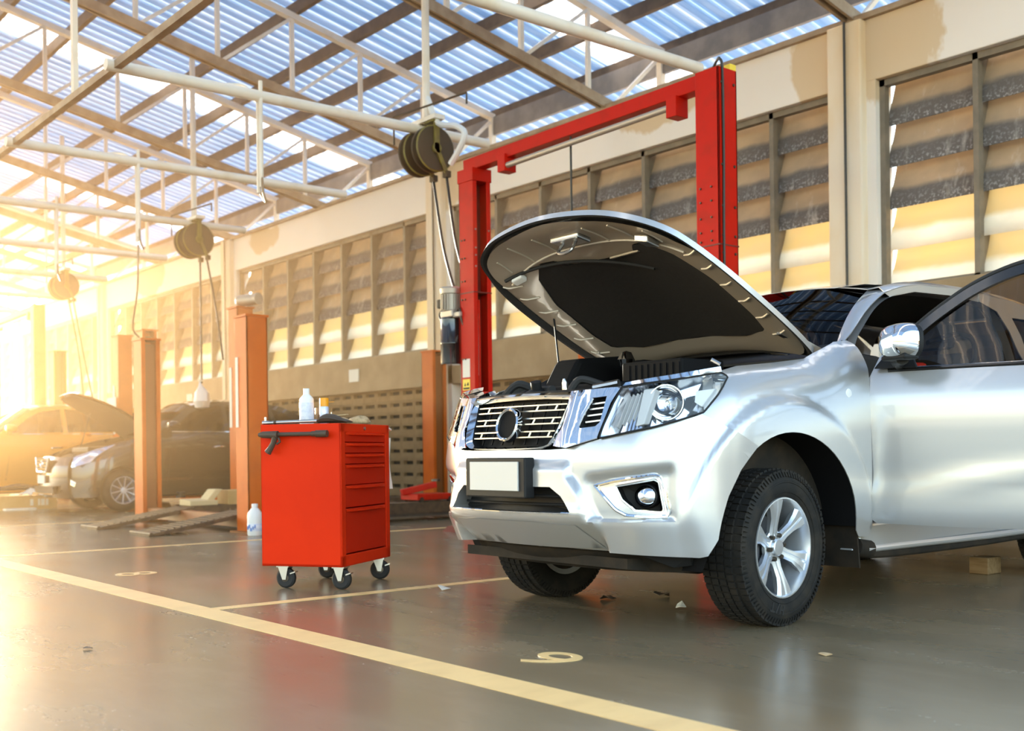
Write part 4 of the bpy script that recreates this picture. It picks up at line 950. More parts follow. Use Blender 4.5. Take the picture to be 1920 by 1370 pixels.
fo = [(-.62, .41)]+arc+[(.335, .84), (.45, .935), (.575, 1.036), (.53, 1.12), (.445, 1.232), (.2, 1.285), (-.1, 1.315), (-.35, 1.345), (-.5, 1.405), (-.60, 1.445), (-.72, 1.46), (-.745, 1.30), (-.735, 1.15), (-.725, .99), (-.74, .7), (-.755, .47), (-.70, .405)]
fo2 = []
for p in fo: fo2.append(p)
for sg_ in (1, -1):
    fd = MB().cdt(fo2, [], lambda x, z: T(x, sg_*side_s(x, z), z), .024).build('fender', 'truck_paint', TK, 50, solid=.005)
    # arch lip + liner
    A = [T(x, sg_*(side_s(x, z)), z) for x, z in [(AX0+RA*math.cos(math.radians(d)), AZ0+RA*math.sin(math.radians(d))) for d in range(-8, 178, 6)]]
    B = [p+Vector((-sg_*.30, 0, 0)) for p in A]
    MB().strip(A, B, False).build('wheel_liner', 'bay_black', fd, 60)
    MB().add([B[0]]+B, []).fan(B).build('liner_wall', 'bay_black', fd, 60)
    MB().lathe([(0, .006), (.022, .004), (.026, 0)], T(-.545, sg_*(side_s(-.545, 1.165)+.003), 1.165), (sg_, 0, 0), 20).build('side_repeater', 'white_plastic', fd)
    MB().prism([T(-.60, sg_*.92, .60), T(-.60, sg_*.66, .60), T(-.64, sg_*.66, .24), T(-.64, sg_*.92, .24)], (0, .012, 0)).build('mud_flap', 'underbody', TK, None)
# ---- wheels
def wheel(x, s, sg_, steer, tyre_text=False):
    c = T(x, s, .388); ax = Vector((math.cos(steer)*sg_, math.sin(steer), 0)); w_ = .128
    wl = None
    R = .388
    prof = [(.252, -.105), (.262, -.112), (.30, -.124), (.345, -.122), (.370, -.108), (.382, -.085), (.386, -.05), (.388, -.02), (.388, .02), (.386, .05), (.382, .085), (.370, .108), (.345, .122), (.325, .126), (.322, .123), (.30, .126), (.262, .114), (.252, .105)]
    wl = MB().lathe(prof, c, ax, 72).build('wheel', 'tyre', TK, 50)
    # tread blocks
    m = MB(); x_ = ax; up = Vector((0, 0, 1)); fw_ = up.cross(ax)
    for k in range(64):
        th = 2*math.pi*k/64; d = fw_*math.cos(th)+up*math.sin(th); tg = -fw_*math.sin(th)+up*math.cos(th)
        for lat, wd in ((-.095, .022), (-.045, .02), (0, .02), (.045, .02), (.095, .022)):
            m.obox(c+d*(.389-(.008 if abs(lat) > .08 else 0))+ax*lat+tg*(.008 if lat > 0 else -.004), ax*wd*.9, tg*.0145, d*.006)
    for k in range(96):
        th = 2*math.pi*(k+.5)/96; d = fw_*math.cos(th)+up*math.sin(th); tg = -fw_*math.sin(th)+up*math.cos(th)
        for l_ in (.116, -.116): m.obox(c+d*.366+ax*l_, (d*.014-ax*.006*(1 if l_ > 0 else -1)), tg*.006, (ax*.004*(1 if l_ > 0 else -1)+d*.001))
    m.build('tread', 'tyre', wl, None)
    MB().lathe([(.335, .1235), (.333, .1255), (.331, .1235)], c, ax, 64).lathe([(.278, .119), (.276, .122), (.274, .119)], c, ax, 64).build('sidewall_rib', 'tyre', wl)
    rim = MB().lathe([(.252, .102), (.250, .112), (.243, .112), (.238, .098), (.228, .06), (.222, -.02), (.222, -.10), (.252, -.108)], c, ax, 64).build('rim', 'alloy', wl, 40)
    MB().lathe([(.16, -.03), (.16, -.045), (.06, -.05), (.06, .0), (0, .0)], c, ax, 40).lathe([(.06, -.02), (.16, -.03)], c, ax, 40).build('brake_disc', 'alloy_dark', wl)
    MB().obox(c-fw_*.13+up*.03+ax*-.02, fw_*.04, up*.09, ax*.05).build('brake_caliper', 'alloy_dark', wl, None, bev=.01)
    MB().lathe([(0, -.10), (.222, -.10)], c, ax, 40).build('rim_back', 'underbody', wl)
    for k in range(6):
        th = math.radians(90+k*60+8); d = fw_*math.cos(th)+up*math.sin(th); tg = -fw_*math.sin(th)+up*math.cos(th)
        def q(r, l, h): return c+d*r+tg*l+ax*h
        secs = []
        for r, hw, h, dp in ((.055, .034, .062, .03), (.10, .028, .070, .035), (.15, .030, .085, .04), (.195, .046, .095, .045), (.240, .066, .100, .03)):
            secs.append([q(r, -hw, h-.014), q(r, -hw*.72, h), q(r, -.008, h-.001), q(r, -.003, h-.010), q(r, .003, h-.010), q(r, .008, h-.001), q(r, hw*.72, h), q(r, hw, h-.014), q(r, hw*.8, h-dp), q(r, -hw*.8, h-dp)])
        m = MB().grid(secs, True); m.add(secs[0], [tuple(range(10))]); m.add(secs[-1], [tuple(range(10))]); m.build('spoke', 'alloy', rim, 30)
        th2 = th+math.radians(30); d2 = fw_*math.cos(th2)+up*math.sin(th2)
        MB().lathe([(.0, .078), (.010, .078), (.012, .072), (.012, .05)], c+d2*.062, ax, 8).build('lug_nut', 'metal_dark', rim)
    MB().lathe([(.085, .035), (.085, .052), (.045, .062), (.043, .078), (.038, .082), (0, .083)], c, ax, 28).build('hub_cap', 'alloy', rim)
    if tyre_text:
        d = (fw_*-.30+up*-.954).normalized(); yv = d; xv = yv.cross(ax).normalized(); p0 = c+d*.305+ax*.124
        def bar_(x0, y0, x1, y1): m_.bar(p0+xv*x0+yv*y0, p0+xv*x1+yv*y1, .009, .006, ax)
        m_ = MB()
        for q in ((-.055, -.022, -.055, .022), (-.025, -.022, -.025, .022), (-.055, 0, -.025, 0), (-.012, -.026, .010, .026), (.022, .022, .062, .022), (.042, -.022, .042, .022)): bar_(*q)
        m_.build('tyre_lettering', 'rubber', wl, None)
    return wl
wheel(0, .80, 1, math.radians(5), True); wheel(0, -.80, -1, math.radians(-5)); wheel(-3.2, .80, 1, 0); wheel(-3.2, -.80, -1, 0)
m = MB().tube([T(0, -.7, .38), T(0, .7, .38)], .05, 10).tube([T(-3.2, -.7, .38), T(-3.2, .7, .38)], .06, 10); m.build('axle', 'underbody', TK)
for s in (-.42, .42): MB().box(UC+s-.05, UC+s+.05, VA-.7, VA+4.3, .38, .52).build('chassis_rail', 'underbody', TK, None)
# ---- engine bay
HX, HZ = -.55, 1.455      # hood hinge line
MB().box(UC-.72, UC+.72, VA-.80, VA+.62, .50, .56).build('engine_bay_floor', 'underbody', TK, None)
MB().box(UC-.78, UC+.78, VA+.60, VA+.66, .50, 1.34).build('firewall', 'underbody', TK, None)
for s in (-1, 1): MB().prism([T(.70, s*.74, .55), T(-.6, s*.74, .55), T(-.6, s*.76, 1.38), T(.2, s*.76, 1.26), (T(.6, s*.72, 1.16))], (-s*.05, 0, 0)).build('inner_wing', 'underbody', TK, None)
MB().cdt([(-.62, 1.155), (.62, 1.155), (.62, .95), (-.62, .95)], [], lambda a, z: F(a, z, -.13), .1).build('radiator_support', 'bay_black', TK, 60, solid=.03)
m = MB()
rows = [[F(a/12*.62, 1.165, -.012) for a in range(-12, 13)], [F(a/12*.62, 1.185, -.08) for a in range(-12, 13)], [F(a/12*.62, 1.18, -.20) for a in range(-12, 13)]]
m.grid(rows).build('top_cover', 'bay_black', TK, 60, solid=.01)
MB().prism([T(.50, -.36, 1.235), T(-.10, -.36, 1.28), T(-.10, .20, 1.28), T(.50, .20, 1.235)], (0, 0, -.12)).build('engine_cover', 'bay_black', TK, None, bev=.03)
MB().box(UC-.30, UC+.16, VA-.5, VA+.4, .58, 1.14).build('engine_block', 'metal_dark', TK, None, bev=.02)
MB().prism([T(.40, -.72, 1.20), T(.02, -.72, 1.36), T(-.06, -.50, 1.36), T(.30, -.46, 1.20)], (0, 0, -.22)).build('air_box', 'bay_black', TK, None, bev=.025)
MB().prism([T(.28, -.66, 1.14), T(.10, -.66, 1.42), T(-.25, -.66, 1.45), T(-.42, -.66, 1.36), T(-.42, -.66, 1.14)], (.22, 0, 0)).build('air_duct', 'bay_black', TK, None, bev=.03)
fb = MB().box(UC-.02, UC+.42, VA-.18, VA+.16, 1.10, 1.36).build('fuse_box', 'bay_black', TK, None, bev=.012)
m = MB()
for k in range(9): m.box(UC+.02+.045*k, UC+.045+.045*k, VA-.186, VA-.18, 1.24, 1.34)
m.build('fuse_box_ribs', 'bay_black', fb, None)
MB().box(UC-.30, UC-.12, VA+.1, VA+.3, 1.1, 1.40).build('battery', 'bay_black', TK, None, bev=.01); MB().lathe([(0, 1.36), (.04, 1.36), (.05, 1.40), (.03, 1.44), (0, 1.45)], T(-.02, -.18, 0), (0, 0, 1), 16).build('filler_cap', 'chrome', TK)
MB().lathe([(0, 0), (.06, 0), (.065, .03), (.03, .05), (.03, .09), (0, .09)], T(.62, -.22, 1.17), (.2, -.3, 1), 16).build('reservoir', 'black_plastic', TK); MB().tube(crom([T(.66, -.45, 1.19), T(.62, -.38, 1.25), T(.56, -.30, 1.22), T(.60, -.12, 1.21)], 6), .022, 8).build('radiator_hose', 'rubber', TK)
MB().tube(crom([T(.64, .06, 1.19), T(.60, .10, 1.25), T(.52, .18, 1.22)], 6), .02, 8).build('coolant_hose', 'rubber', TK); MB().lathe([(0, 0), (.02, 0), (.015, .04), (.006, .06), (0, .06)], T(.63, .02, 1.2), (0, -.2, 1), 10).build('hood_latch', 'metal_silver', TK); MB().tube([T(.60, .20, 1.2), T(.55, .33, 1.22)], .022, 10).build('hose_clamp', 'metal_silver', TK)
# strut tops, wiper tray
MB().prism([T(-.55, -.76, 1.36), T(-.55, .76, 1.36), T(-.72, .74, 1.44), T(-.72, -.74, 1.44)], (0, 0, .012)).build('cowl_tray', 'black_plastic', TK, None)
MB().tube(crom([T(-.62, .50, 1.40), T(-.70, .1, 1.475), T(-.72, -.35, 1.50)], 6), .01, 6).build('wiper', 'black_plastic', TK)
MB().tube([T(.33, .80, 1.29), T(.36, .77, 1.315)], .012, 8).build('rubber_stop', 'metal_silver', TK)
# ---- hood (raised)
PHI = math.radians(25.5)
HO = [(.0, -.05), (.35, -.035), (.62, -.01), (.735, .01), (.775, .08), (.805, .3), (.81, .6), (.795, .9), (.75, 1.12), (.665, 1.29), (.52, 1.39), (.34, 1.44), (0, 1.475)]
hall = HO+[(-s, l) for s, l in reversed(HO[1:-1])]
def hcrown(s, l): return .115*(1-(abs(s)/.80)**2.4)+.075*(1-.75*(abs(s)/.8)**2)*math.sin(math.pi*min(1, max(0, l/1.5)))-.035*sst(1.15, 1.47, l)
def HP(s, l, off=0):
    h = hcrown(s, l)-.085+off
    return T(HX+l*math.cos(PHI)-h*math.sin(PHI), s, HZ+l*math.sin(PHI)+h*math.cos(PHI))
hallR = resamp([Vector(p) for p in crom([Vector((a, b, 0)) for a, b in hall], 4, True)], 140); hallP = [(p.x, p.y) for p in hallR]
hood = MB().cdt(hallP, [], lambda s, l: HP(s, l), .06).build('hood', 'truck_paint', TK, 60, solid=.004)
def inset(P, k, ky=None):
    cx, cy_ = 0, .72; return [(x*k, cy_+(y-cy_)*(ky or k)) for x, y in P]
L0 = [HP(s, l, -.002) for s, l in hallP]; L1 = [HP(s, l, -.034) for s, l in inset(hallP, .985)]; L2 = [HP(s, l, -.024) for s, l in inset(hallP, .955)]
MB().strip([HP(s, l, .001) for s, l in inset(hallP, 1.001)], [HP(s, l, -.030) for s, l in inset(hallP, 1.004)]).build('hood_flange', 'truck_paint', hood, 50)
MB().strip([HP(s, l, -.030) for s, l in inset(hallP, 1.004)], L1).strip(L1, L2).build('hood_seal', 'rubber', hood, 50)
padP = [(.0, .16), (.40, .17), (.58, .24), (.61, .40), (.60, .75), (.52, .98), (.40, 1.10), (.30, 1.08), (.24, 1.0), (0, .98)]
padA = padP+[(-s, l) for s, l in reversed(padP[1:-1])]; padR = [(p.x, p.y) for p in resamp([Vector((*p, 0)) for p in padA], 90)]
def innerd(s, l):      # depth of the pressed inner panel below the skin
    d = -.020-.030*sst(1.0, .90, max(abs(s)/.76, abs(l-.72)/.76))
    return d
inP = inset(hallP, .955)
MB().cdt(inP, [padR], lambda s, l: HP(s, l, innerd(s, l)), .05).build('hood_inner_panel', 'hood_inner', hood, 50)
MB().cdt(padR, [], lambda s, l: HP(s, l, -.045-.012*math.sin(s*5)**2), .06).build('insulation_pad', 'hood_pad', hood, 50)
def rib(s0, l0, s1, l1):
    P = [(lerp(s0, s1, k/5), lerp(l0, l1, k/5)) for k in range(6)]
    MB().tube([HP(s, l, innerd(s, l)-.001) for s, l in P], .006, 6).build('pressed_rib', 'hood_rib', hood)
for sg_ in (1, -1):
    for l in (.22, .38, .54, .70, .86, 1.0): rib(sg_*.62, l, sg_*.735, l+.05)
for s in (-.58, -.40, -.2, .2, .40, .58): rib(s, 1.13, s*.97, 1.34 if abs(s) < .5 else 1.26)
MB().tube([HP(s*.1*.66, 1.145-.10*(abs(s)/10)**3, innerd(s*.066, 1.1)-.002) for s in range(-10, 11)], .007, 6).build('panel_edge', 'hood_rib', hood)
MB().tube([HP(-.66+.06*k, 1.10-.0012*k*k, -.055) for k in range(16)], .011, 6).build('cross_seam', 'rubber', hood)
MB().obox(HP(0, 1.24, -.06), RT*.0+Vector((.11, 0, 0)), (HP(0, 1.3)-HP(0, 1.2)).normalized()*.05, (0, 0, .015)).build('latch_plate', 'metal_silver', hood, None, bev=.01)
MB().tube(crom([HP(-.05, 1.24, -.075), HP(-.05, 1.25, -.13), HP(.0, 1.25, -.145), HP(.05, 1.25, -.13), HP(.05, 1.24, -.075)], 5), .009, 8).build('latch_loop', 'metal_silver', hood)
MB().prism([HP(.46, 1.13, -.05), HP(.56, 1.13, -.05), HP(.56, 1.22, -.06), HP(.46, 1.22, -.06)], (0, 0, -.035)).build('hood_bumper', 'metal_silver', hood, None, bev=.008); MB().prism([HP(-.62, 1.05, -.05), HP(-.54, 1.05, -.05), HP(-.54, 1.10, -.05), HP(-.62, 1.10, -.05)], (0, 0, -.03)).build('hood_bumper', 'white_plastic', hood, None, bev=.008)
MB().bar(HP(.30, 1.02, -.055), HP(.05, .98, -.055), .02, .01).build('pad_clip', 'hood_inner', hood, None)
for sg_ in (1, -1): MB().bar(T(HX-.06, sg_*.70, HZ-.05), HP(sg_*.69, .26, -.04), .03, .04).bar(T(HX-.06, sg_*.70, HZ-.05), T(HX-.02, sg_*.70, HZ-.12), .03, .05).build('hood_hinge', 'metal_silver', hood, None)
MB().tube([T(.10, -.60, 1.22), HP(-.70, .66, -.03)], .006, 6).build('prop_rod', 'black_plastic', hood)
# ---- cab
RZ = 1.925
def roofz(x, s): return sint(x, [-3.45, -3.2, -2.6, -2.0, -1.5, -1.22], [1.82, 1.87, 1.915, 1.925, 1.905, 1.862])-.055*(abs(s)/.62)**2.5
xs_ = [-1.22-.0743*i for i in range(31)]
rows = []
for x in xs_:
    r_ = []
    hw = sint(x, [-3.45, -3.0, -2.0, -1.22], [.60, .62, .635, .615])
    for k in range(-10, 11):
        s = hw*k/10; r_.append(T(x, s, roofz(x, s)))
    rows.append(r_)
MB().grid(rows).build('roof', 'truck_paint', TK, 60, solid=.006)
# windscreen
def WS(t, q):        # t 0 base..1 top, q -1..1
    bx_, bz = -.68-.05*q*q*0, 1.44; tx, tz = -1.24, 1.855
    hw = lerp(.735, .60, t); s = hw*q
    x = lerp(bx_, tx, t)-.10*(q*q)*(1-.35*t)+.03*math.sin(math.pi*t)+.05; z = lerp(bz, tz, t)-.05*q*q*t+.02*math.sin(math.pi*t)
    return T(x, s, z)
MB().grid([[WS(i/10, -1+2*k/16) for k in range(17)] for i in range(11)]).build('windscreen', 'glass_dark', TK, 60)
for sg_ in (1, -1):
    # A pillar: strip from cowl to roof, wraps to the roof rail and B/C pillar
    inner = [WS(i/10, sg_) for i in range(11)]
    outer_pts = [(-.70, .80, 1.45), (-.80, .795, 1.52), (-.93, .775, 1.62), (-1.06, .755, 1.70), (-1.20, .735, 1.765), (-1.38, .715, 1.815), (-1.6, .70, 1.85)]
    outer = [T(x, s*sg_, z) for x, s, z in outer_pts]; outer = resamp(outer, 11, False)
    mid = [(a+b)/2+Vector((sg_*.015, 0, .018)) for a, b in zip(inner, outer)]
    MB().grid([inner, mid, outer]).build('windscreen_pillar', 'truck_paint', TK, 60, solid=.006)
    # roof rail: from roof edge to door aperture top
    R0 = []; R1 = []; R2 = []
    for i in range(24):
        x = -1.22-i*.0926; hw = sint(x, [-3.45, -3.0, -2.0, -1.22], [.60, .62, .635, .615]); R0.append(T(x, sg_*hw, roofz(x, hw)))
        za = sint(x, [-3.4, -3.1, -2.75, -2.4, -2.0, -1.6, -1.38, -1.22], [1.66, 1.78, 1.835, 1.855, 1.862, 1.85, 1.82, 1.775]); R2.append(T(x, sg_*sint(x, [-3.4, -2, -1.22], [.72, .715, .73]), za))
        R1.append((R0[-1]+R2[-1])/2+Vector((sg_*.018, 0, .02)))
    MB().grid([R0, R1, R2]).build('roof_rail', 'truck_paint', TK, 60, solid=.006)
    # door aperture: jamb inside the rail + weather strip
    AP = [(-.80, .79, 1.30), (-.83, .79, 1.46), (-.95, .77, 1.57), (-1.10, .75, 1.68), (-1.28, .735, 1.755), (-1.55, .72, 1.805), (-1.95, .715, 1.815), (-2.30, .715, 1.80), (-2.50, .725, 1.75), (-2.60, .745, 1.62), (-2.66, .78, 1.42), (-2.68, .80, 1.2), (-2.66, .80, .75), (-2.55, .80, .50), (-2.2, .80, .46), (-1.0, .80, .46), (-.84, .80, .52), (-.80, .80, .8)]
    ap = resamp(crom([T(x, s*sg_, z) for x, s, z in AP], 5, True), 120)
    ap2 = [p+Vector((-sg_*.07, 0, 0)) for p in ap]
    MB().strip(ap, ap2).build('door_jamb', 'truck_paint', TK, 60)
    MB().tube(ap2, .014, 6, closed=True).build('weather_strip', 'rubber', TK)
    # rail to jamb cover
    up = [p for p in ap if p.z > 1.44]
    # B pillar and rear cab side
    BP = [(-2.66, 1.20), (-2.66, 1.42), (-2.60, 1.62), (-2.50, 1.75), (-2.30, 1.80), (-2.3, 1.855), (-2.75, 1.835), (-3.1, 1.78), (-3.38, 1.66), (-3.42, 1.28), (-3.42, .50), (-2.6, .46), (-2.66, .75)]
    RW = [(-2.78, 1.33), (-2.74, 1.60), (-2.68, 1.72), (-3.0, 1.72), (-3.22, 1.64), (-3.30, 1.33)]
    def cs(x, z): return interp(z, [.40, .5, .9, 1.15, 1.30, 1.5, 1.75, 1.86], [.90, .915, .935, .925, .885, .80, .735, .715])
    MB().cdt(BP, [RW], lambda x, z: T(x, sg_*cs(x, z), z), .07).build('rear_cab_side', 'truck_paint', TK, 50, solid=.006)
    MB().cdt(RW, [], lambda x, z: T(x, sg_*(cs(x, z)-.012), z), .1).build('rear_side_glass', 'glass_dark', TK, 50)
    MB().cdt([(-1.22, 1.775), (-1.38, 1.82), (-1.6, 1.85), (-2.0, 1.862), (-2.4, 1.855), (-2.3, 1.80), (-1.95, 1.815), (-1.55, 1.805), (-1.28, 1.755)], [], lambda x, z: T(x, sg_*.722, z), .06).build('aperture_header', 'truck_paint', TK, 50)
    # sill / rocker and side step
    MB().prism([T(-.62, sg_*.90, .33), T(-3.4, sg_*.90, .36), T(-3.4, sg_*.90, .50), T(-.72, sg_*.90, .47)], (-sg_*.10, 0, 0)).build('rocker', 'truck_paint', TK, None, bev=.015)
    MB().tube([T(-.72, sg_*.915, .335), T(-2.0, sg_*.925, .335), T(-3.3, sg_*.915, .345)], [.018, .02, .018], 10).build('sill_trim', 'alloy', TK)
    MB().tube([T(-.66, sg_*.88, .35), T(-.78, sg_*.885, .33)], .05, 12).build('step_mount', 'underbody', TK)
    MB().tube(crom([T(-.70, sg_*.89, .33), T(-.9, sg_*.90, .30), T(-2.0, sg_*.90, .30), T(-3.2, sg_*.90, .33)], 6), .025, 10).build('side_step', 'underbody', TK)
# rear cab wall, cabin floor, dashboard, seats
MB().box(UC-.78, UC+.78, VA+3.40, VA+3.44, .5, 1.30).build('cab_rear_wall', 'truck_paint', TK, None)
MB().grid([[T(-3.41, s*.1*lerp(.78, .62, t_), lerp(1.28, 1.80, t_)) for s in range(-10, 11)] for t_ in (0, .5, 1)]).build('rear_screen', 'glass_dark', TK)
MB().box(UC-.80, UC+.80, VA+.66, VA+3.4, .44, .50).build('cabin_floor', 'seat_cloth', TK, None)
MB().prism([T(-.72, -.76, 1.42), T(-1.15, -.76, 1.40), T(-1.25, -.76, 1.25), T(-1.10, -.76, .90), T(-.70, -.76, .85)], (1.52, 0, 0)).build('dashboard', 'black_plastic', TK, None, bev=.03)
rows = [[T(-1.20, s*.1*.61, 1.835), T(-2.2, s*.1*.61, 1.885), T(-3.3, s*.1*.59, 1.81)] for s in range(-10, 11)]; MB().grid(rows).build('headliner', 'seat_cloth', TK)
for s in (-.38, .38):
    st = MB().prism([T(-1.55, s-.26, .78), T(-2.1, s-.26, .72), T(-2.1, s-.26, .90), T(-1.60, s-.26, .95)], (.52, 0, 0)).build('seat', 'seat_cloth', TK, None, bev=.06)
    MB().prism([T(-2.02, s-.25, .85), T(-2.20, s-.25, .85), T(-2.40, s-.25, 1.46), T(-2.26, s-.25, 1.50)], (.50, 0, 0)).build('seat_back', 'seat_cloth', st, None, bev=.05); MB().prism([T(-2.30, s-.13, 1.52), T(-2.42, s-.13, 1.52), T(-2.44, s-.13, 1.70), T(-2.34, s-.13, 1.72)], (.26, 0, 0)).build('headrest', 'seat_cloth', st, None, bev=.04)
MB().box(UC-.68, UC+.68, VA+2.9, VA+3.35, .60, 1.45).build('rear_bench', 'seat_cloth', TK, None, bev=.06)
c = T(-1.42, -.38, 1.22); ax = Vector((0, .85, .5)).normalized(); MB().tube([c+(.18*math.cos(a))*Vector((1, 0, 0))+(.18*math.sin(a))*ax.cross(Vector((1, 0, 0))) for a in [2*math.pi*k/36 for k in range(36)]], .016, 8, closed=True).obox(c, (.17, 0, 0), Vector(ax)*.012, ax.cross(Vector((1, 0, 0)))*.02).build('steering_wheel', 'black_plastic', TK)
MB().tube(crom([T(-1.9, .60, 1.53), T(-2.25, .60, 1.60), T(-2.45, .60, 1.57), T(-2.45, .60, 1.43), T(-2.2, .60, 1.38), T(-1.9, .60, 1.36)], 8), .016, 8).build('grab_handle', 'black_plastic', TK)
tag(MB().obox(T(-1.75, .50, 1.345), (.05, .15, .0), (.06, -.02, .0), (0, 0, .06)).build('red_cloth', 'red_cloth', bev=.02), 'bright red folded cloth seen inside the cab of the pickup', 'cloth')
# ---- bed
for sg_ in (1, -1):
    bo = [(-3.48, .50), (-3.48, 1.30), (-4.9, 1.28), (-4.95, .55), (-3.2-.575*-1-1.15+.0, .50)]
    ar = [(-3.2+.575*math.cos(math.radians(d))*1.0, .385+.575*math.sin(math.radians(d))) for d in range(12, 170, 8)]
    bo = [(-3.46, 1.30), (-4.9, 1.28), (-4.95, .55), (-3.79, .50)]+[(x, z) for x, z in reversed(ar) if x < -3.46]+[(-3.46, .93)]
    MB().cdt(bo, [], lambda x, z: T(x, sg_*(.935-.02*sst(1.1, 1.3, z)), z), .1).build('bed_side', 'truck_paint', TK, 50, solid=.02)
    A = [T(x, sg_*.93, z) for x, z in ar]; MB().strip(A, [p+Vector((-sg_*.3, 0, 0)) for p in A], False).build('rear_liner', 'underbody', TK, 60)
    MB().cdt([(-2.62, .50), (-2.60, .9), (-2.64, .97), (-3.46, .97)]+[(x, z) for x, z in ar if x > -3.46][::-1]+[(-2.64, .5)], [], lambda x, z: T(x, sg_*.928, z), .1).build('rear_quarter', 'truck_paint', TK, 50, solid=.006)
MB().box(UC-.92, UC+.92, VA+3.46, VA+4.92, .66, .72).build('bed_floor', 'underbody', TK, None); MB().box(UC-.92, UC+.92, VA+4.88, VA+4.95, .55, 1.28).build('tailgate', 'truck_paint', TK, None, bev=.02); MB().box(UC-.92, UC+.92, VA+3.46, VA+3.52, .66, 1.29).build('bed_front', 'truck_paint', TK, None)
# ---- front doors: near one swung open, far one shut
def door(sg_, ang):
    hx, hs = -.735, .925
    ca, sa = math.cos(ang), math.sin(ang)
    def D(p, z, off=0):        # p along door from hinge, off outwards
        lx = -p*ca+off*sa; ls = p*sa+off*ca
        return T(hx+lx, sg_*(hs+ls), z)
    def curve(p, z):           # body side curvature
        return interp(z, [.42, .5, .62, .72, .85, 1.0, 1.15, 1.24, 1.30, 1.42], [-.045, -.02, -.008, -.018, -.004, .008, .004, -.018, -.045, -.10])+.010*math.sin(math.pi*min(1, p/1.1))+.018*math.exp(-((z-(.66+.10*p))/.05)**2)*sst(.15, .6, p)
    o_ = [(.0, .50), (.03, .475), (.5, .465), (1.0, .465), (1.10, .52), (1.13, .8), (1.13, 1.30), (.6, 1.285), (.24, 1.285), (.18, 1.34), (.13, 1.40), (.08, 1.405), (.04, 1.36), (.0, 1.25), (.0, .9)]
    r = MB().cdt(o_, [], lambda p, z: D(p, z, curve(p, z)), .045).build('door', 'truck_paint', TK, 50, solid=.006)
    O2 = resamp([Vector(q) for q in o_], 90)
    A = [D(p.x, p.y, curve(p.x, p.y)) for p in O2]; B = [D(p.x, p.y, -.10) for p in O2]
    MB().strip(A, B).cdt(o_, [], lambda p, z: D(p, z, -.10), .2).build('door_inner', 'black_plastic', r, 50)
    MB().tube([D(-.004, z, curve(0, z)-.004) for z in (.49, .6, .75, .9, 1.05, 1.15, 1.25)], .006, 6).build('door_seam', 'rubber', r)
    # window frame
    fo_ = [(.10, 1.385), (.22, 1.50), (.36, 1.61), (.52, 1.71), (.72, 1.785), (.95, 1.81), (1.08, 1.78), (1.13, 1.60), (1.14, 1.30)]
    def ds(z): return interp(z, [1.28, 1.45, 1.82], [-.05, -.11, -.20])
    P = crom([Vector((p, z, 0)) for p, z in fo_], 6); m = MB(); rows = []
    for i, p in enumerate(P):
        t_ = (P[min(i+1, len(P)-1)]-P[max(0, i-1)]).normalized(); n_ = Vector((-t_.y, t_.x, 0)); w_ = .034
        a, b = p+n_*w_*.5, p-n_*w_*.9
        rows.append([D(a.x, a.y, ds(a.y)+.012), D(b.x, b.y, ds(b.y)+.012), D(b.x, b.y, ds(b.y)-.035), D(a.x, a.y, ds(a.y)-.035)])
    m.grid(rows, True).build('window_frame', 'black_gloss', r, 40)
    MB().tube([D(p.x+.0, p.y+.03, ds(p.y)-.01) for p in P], .012, 8).build('window_seal', 'rubber', r)
    MB().cdt([(.14, 1.30)]+[(p.x+.02, p.y-.02) for p in P[4:-2]]+[(1.12, 1.30)], [], lambda p, z: D(p, z, ds(z)-.012), .1).build('window_glass', 'glass_side', r, 60)
    MB().tube([D(.10+k*.05, 1.29+.0*k, -.03) for k in range(22)], .014, 8).build('belt_moulding', 'black_gloss', r)
    MB().prism([D(.03, 1.30, -.02), D(.26, 1.295, -.02), D(.20, 1.44, -.06), D(.10, 1.40, -.06)], (D(0, 1, .02)-D(0, 1, 0))).build('sail_panel', 'black_plastic', r, None, bev=.006)
    # mirror
    mc = D(.235, 1.42, .16); ux = (D(1, 1)-D(0, 1)).normalized(); un_ = (D(0, 1, 1)-D(0, 1, 0)).normalized(); uz = Vector((0, 0, 1))
    def shell(nm, mt, k0, k1, par):
        rows = []
        for i in range(9):
            t_ = i/8; rows.append([])
            for k in range(24):
                a = 2*math.pi*k/24; ca_, sa_ = math.cos(a), math.sin(a)
                ex = abs(ca_)**.7*(1 if ca_ > 0 else -1); ez = abs(sa_)**.7*(1 if sa_ > 0 else -1)
                f_ = math.sqrt(max(0, 1-(t_*.94)**2.4)); rows[-1].append(mc+rt_*(ex*.115*f_)+uz*(k0+(ez*.5+.5)*(k1-k0)-(0) if False else uz.z*0)+Vector((0, 0, (ez*.095*f_)))+fw_*(t_*.105))
        return rows
    fw_ = T(1, 0, 0)-T(0, 0, 0); fw_ = (fw_*.80+Vector((sg_*.25, 0, 0))).normalized() if ang < .3 else (Vector((sg_*-.25, -.97, 0))).normalized(); rt_ = fw_.cross(uz).normalized()
    rows = shell('m', '', 0, 0, None)
    hs_ = MB().grid(rows, True).fan(rows[-1]).build('mirror', 'chrome', r, 60)
    MB().strip(rows[0], [p-fw_*.03 for p in rows[0]]).fan([p-fw_*.03 for p in rows[0]]).build('mirror_back', 'black_plastic', hs_, 50)
    low = [[p+Vector((0, 0, -.008)) for p in rr if p.z < mc.z-.045] for rr in rows[:6]]
    m = MB().tube([D(.16, 1.33, -.02), D(.17, 1.335, .06), mc+Vector((0, 0, -.085))], [.04, .032, .035], 10); m.build('mirror_arm', 'black_plastic', hs_)
    c0 = mc+Vector((0, 0, -.082))+fw_*.02; MB().add([], []).obox(c0, rt_*.085, fw_*.05, uz*.014).build('mirror_underside', 'black_plastic', hs_, None, bev=.012)
